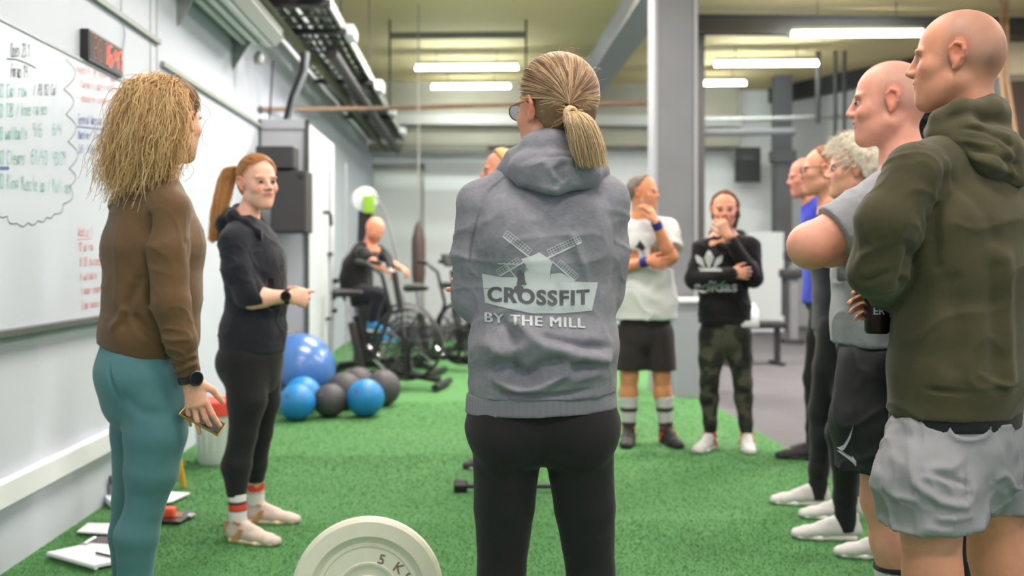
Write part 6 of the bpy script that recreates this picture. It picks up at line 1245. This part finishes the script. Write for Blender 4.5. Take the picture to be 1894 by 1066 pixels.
def man_white_tee():
    d0 = 6.6; K = lambda x, y, d=0: P(x, y, d0+d)
    j = joints(d0, 1190, 165, 1.80, hyaw=118, hc=K(1190, 357, -.02), neck=K(1184, 406, 0), sh=[K(1236, 424, 0), K(1148, 428, 0)], el=[K(1240, 476, -.12), K(1136, 500, -.06)], wr=[K(1213, 412, -.22), K(1196, 484, -.22)],
        hip=[K(1216, 618), K(1170, 618)], kn=[K(1224, 694, -.03), K(1164, 696, -.03)], an=[K(1232, 798), K(1163, 798)])
    j['hand'] = [dict(d=UP*.9-RT*.35, n=RT*.7-FW*.5, side=-1, curl=(.5, .5, .5, .5)), dict(d=RT*.95-UP*.1+FW*.1, n=-FW, side=-1, curl=(.3, .3, .3, .3))]
    finish(j, 'man in a white T-shirt and dark shorts, blue wristbands, hand over his mouth', 1190, d0); j['tone'] = (220, 150, 112); j['beard'] = ((170, 130, 110), .5); j['armr'] = (.050, .045, .044, .030); j['legr'] = (.075, .056, .058, .038)
    build_body(j, .006, hlimb=.008, hhand=.006); hair_cap(j, (112, 104, 98), grow=.006, front=.035, low=.015, nape=-.05, h=.006, lump=.004, lumps=50)
    sL, eL, wL = j['sh'][0], j['el'][0], j['wr'][0]; sR, eR, wR = j['sh'][1], j['el'][1], j['wr'][1]
    ts = cloth('t_shirt', CLOTH, j, h=.008, torso=[(K(1195, 600), .225, .15), (K(1195, 560), .212, .15), (K(1193, 500), .19, .14), (K(1192, 450), .185, .13), (K(1190, 430), .14, .10)],
        arms=[([K(1190, 410), sL], [.045, .062], .05), ([K(1182, 410), sR], [.045, .062], .05), ([sL, sL*.2+eL*.8], [.078, .088], .03), ([sR, sR*.4+eR*.6], [.074, .08], .03)],
        cuts=[(K(1195, 591), -UP)], scuts=[(sL*.28+eL*.72, eL-sL, .12), (sR*.5+eR*.5, eR-sR, .12)], lump=.007, lumps=7, ridges=((.010, (8, 8, 6)),), col=(222, 226, 228), seed=80)
    bv = bvh(ts); px = 1/279.
    dm = flat([[(-9*px, 0), (0, -13*px), (10*px, 0), (0, 14*px)]]); decal('emblem_print', [dm, strokes([(-12*px, -12*px, 10*px, -10*px), (-12*px, -16*px, 8*px, -16*px)], 2*px)], K(1186, 458, -.2), RT, UP, bv, mat('black print', (40, 42, 44), .8), ts, .004, .03)
    cloth('shorts', SMOOTHCL, j, h=.008, torso=[(K(1193, 625), .175, .12), (K(1193, 590), .165, .115)], legs=[([j['hip'][i], K((1222, 1164)[i], 694, -.02)], [.108, .104], .02) for i in (0, 1)], cuts=[(K(1193, 585), UP)], scuts=[(K(1193, 684), -UP, .35)], lump=.005, col=(48, 43, 44), seed=81)
    for i in (0, 1):
        a, k_ = j['an'][i], j['kn'][i]; t0 = K((1228, 1163)[i], 733, -.01); sock(j, t0, a, .060, .038, [(0, (205, 205, 208)), (.3, (60, 60, 64)), (.42, (205, 205, 208)), (.72, (60, 60, 64)), (.8, (60, 60, 64))], SOCKM, lift=.004)
        shoe(j, a, (165, 190)[i], DARK_SH, DARK_SH, ORANGE, s=1.05)
    BL = mat('blue wristband', (38, 52, 130), .8)
    watch(j, wL*.93+eL*.07, nrm(wL-eL), -FW, .031, BL, False, .055); watch(j, wR*.95+eR*.05, nrm(wR-eR), -FW, .031, BL, False, .055)

def woman_black():
    d0 = 6.4; K = lambda x, y, d=0: P(x, y, d0+d)
    j = joints(d0, 1340, 178, 1.71, male=False, hyaw=190, pitch=-5, hc=K(1340, 388, -.03), neck=K(1344, 438, 0), sh=[K(1386, 458, 0), K(1296, 462, 0)], el=[K(1394, 515, -.08), K(1286, 518, -.05)], wr=[K(1346, 436, -.21), K(1352, 506, -.21)],
        hip=[K(1364, 622), K(1318, 622)], kn=[K(1374, 708, -.02), K(1312, 708, -.02)], an=[K(1381, 806), K(1314, 806)])
    j['hand'] = [dict(d=-RT*.45+UP*.85-FW*.0, n=-FW, side=-1, curl=(.8, .8, .9, .9)), dict(d=RT*.95, n=-FW, side=-1, curl=(.5, .5, .5, .5))]
    finish(j, 'woman in a black hoodie with white leaf logo and camouflage leggings, hand at her mouth', 1340, d0); j['tone'] = (222, 160, 132); j['smile'] = True; j['brow'] = (70, 50, 40)
    build_body(j, .006, hlimb=.010, hhand=.006); hair_cap(j, (96, 66, 44), grow=.008, front=.062, low=-.0, nape=-.10, h=.006, lump=.003, extra=lambda S, T, A, s: (S.chain([T(-.072, -.01, .04), T(-.078, -.015, -.03), T(-.066, -.02, -.11)], [.022, .020, .014], .02), S.chain([T(.072, -.02, .03), T(.070, -.03, -.06)], [.016, .012], .02)))
    sL, eL, wL = j['sh'][0], j['el'][0], j['wr'][0]; sR, eR, wR = j['sh'][1], j['el'][1], j['wr'][1]
    ho = cloth('hoodie', CLOTH, j, h=.008, torso=[(K(1340, 610), .178, .12), (K(1340, 570), .168, .12), (K(1338, 510), .15, .115), (K(1340, 475), .155, .115), (K(1342, 462), .13, .09)],
        arms=[([K(1350, 444), sL], [.045, .06], .05), ([K(1336, 444), sR], [.045, .06], .05), ([sL, eL, wL*.8+eL*.2], [.064, .060, .045], .025), ([sR, eR, wR], [.064, .060, .045], .025)],
        cuts=[(K(1340, 598), -UP)], lump=.006, lumps=8, ridges=((.006, (9, 9, 12)),), col=(30, 29, 32), seed=84)
    cloth('hood', CLOTH, j, h=.008, arms=[([K(1318, 446, -.02), K(1320, 434, .06), K(1344, 428, .09), K(1370, 434, .06), K(1372, 448, -.02), K(1348, 462, -.09), K(1326, 454, -.08)], [.026, .028, .03, .028, .026, .014, .014], .02)], lump=.004, col=(34, 33, 36), seed=85)
    bv = bvh(ho); px = 1/288.; L = []
    def leaf(cx, cy, w_, h_, a): L.append([(cx+(x*math.cos(a)-y*math.sin(a))*px, cy+(x*math.sin(a)+y*math.cos(a))*px) for x, y in ((0, -h_), (w_*.7, -h_*.3), (w_, h_*.2), (w_*.4, h_*.8), (0, h_), (-w_*.4, h_*.8), (-w_, h_*.2), (-w_*.7, -h_*.3))])
    leaf(0, 4*px, 8, 17, 0); leaf(-15*px, 0, 6, 14, .6); leaf(15*px, 0, 6, 14, -.6)
    S1 = flat(L); S2 = strokes([(-20*px, -12*px, 18*px, -12*px), (-18*px, -16*px, 16*px, -16*px)], 2*px); decal('leaf_logo', [S1, S2], K(1324, 484, -.3), RT, UP, bv, PRINTW, ho, .004, .03)
    t = text_bm('adidas', 34*px, bold=.003); xs = [v.co.x for v in t.verts]; sc = 78*px/(max(xs)-min(xs))
    for v in t.verts: v.co.x *= sc; v.co.y *= .8
    decal('print_lettering', [t], K(1336, 541, -.3), RT, UP, bv, PRINTW, ho, .004, .03)
    M = MB(); M.lathe([(0, 0), (.020, 0), (.018, .006), (0, .007)], frameM(sL*.45+eL*.55+(-FW)*.060, RT, UP, -FW), 14); M.build('arm_badge', mat('salmon badge', (214, 120, 104), .7), ho)
    def camo(v, n):
        b = vnoise(v*16, 3)+.6*vnoise(v*34, 4); c = np.tile(np.array(lin((44, 47, 38))), (len(v), 1)); c[b > .25] = lin((76, 74, 62)); c[b < -.35] = lin((26, 28, 26)); return c
    cloth('leggings', SMOOTHCL, j, h=.008, torso=[(K(1341, 628), .155, .11), (K(1341, 590), .15, .11)], legs=legs_of(j, (.088, .056, .056, .036), .003), cuts=[(K(1341, 585), UP)], lump=.001, colfn=camo, seed=86)
    M = MB(); M.box((-.10, -.012, -.02), (.10, .012, .02), Matrix.Translation(Vector(K(1375, 600, -.08)))@Matrix.Rotation(-.1, 4, 'Z'), .01); M.build('shirt_hem', mat('white cotton', (225, 222, 225), .8), j['root'])
    for i in (0, 1): shoe(j, j['an'][i], (186, 214)[i], WHITE_SH, WHITE_SO, ORANGE, s=1.0)

def cyclist():
    d0 = 10.3; K = lambda x, y, d=0: P(x, y, d0+d)
    j = joints(d0, 668, 105, 1.80, hyaw=125, pitch=-28, hc=K(694, 424, -.10), neck=K(684, 452, -.02), sh=[K(700, 466, .16), K(672, 468, -.20)], el=[K(722, 488, .12), K(690, 486, -.34)], wr=[K(742, 496, .05), K(714, 500, -.30)],
        hip=[K(662, 540, .10), K(656, 542, -.10)], kn=[K(706, 560, .08), K(700, 545, -.16)], an=[K(700, 618, .06), K(688, 598, -.16)])
    j['hand'] = [dict(d=RT*.8-UP*.4, n=UP*.8+RT*.4, side=1, curl=(1, 1, 1, 1)), dict(d=RT*.8-UP*.4, n=UP*.8+RT*.4, side=-1, curl=(1, 1, 1, 1))]
    j['torso'] = [(K(658, 540), .17, .13), (K(655, 515), .16, .13), (K(660, 492), .17, .13), (K(674, 470), .17, .12)]
    j['root'] = empty('person', K(668, 480)*[1, 1, 0], 'bald bearded man in black riding an air bike by the back wall', 'person'); j['tone'] = (226, 150, 118); j['beard'] = ((170, 96, 60), .7)
    build_body(j, .008, hlimb=.010, hhand=.008)
    sL, eL, wL = j['sh'][0], j['el'][0], j['wr'][0]; sR, eR, wR = j['sh'][1], j['el'][1], j['wr'][1]
    cloth('t_shirt', CLOTH, j, h=.011, torso=[(t[0], t[1]+.02, t[2]+.015) for t in j['torso']], arms=[([sL, sL*.4+eL*.6], [.075, .07], .03), ([sR, sR*.4+eR*.6], [.075, .07], .03)], lump=.006, col=(30, 30, 33), seed=90)
    cloth('trousers', CLOTH, j, h=.011, torso=[(K(658, 545), .17, .13), (K(658, 535), .17, .13)], legs=[([j['hip'][i], j['kn'][i], j['an'][i]*.85+j['kn'][i]*.15], [.10, .078, .055], .03) for i in (0, 1)], lump=.005, col=(32, 33, 42), seed=91)
    BLS = mat('bright blue shoe', (28, 132, 190), .5)
    for i in (0, 1): shoe(j, j['an'][i], 120, BLS, WHITE_SO, z=j['an'][i][2]-.09)
import time; _t = time.time()
for f in (woman_grey, woman_brown, coach, man_olive, man_grey_tee, row, man_white_tee, woman_black, cyclist): f(); print(f.__name__, time.time()-_t)
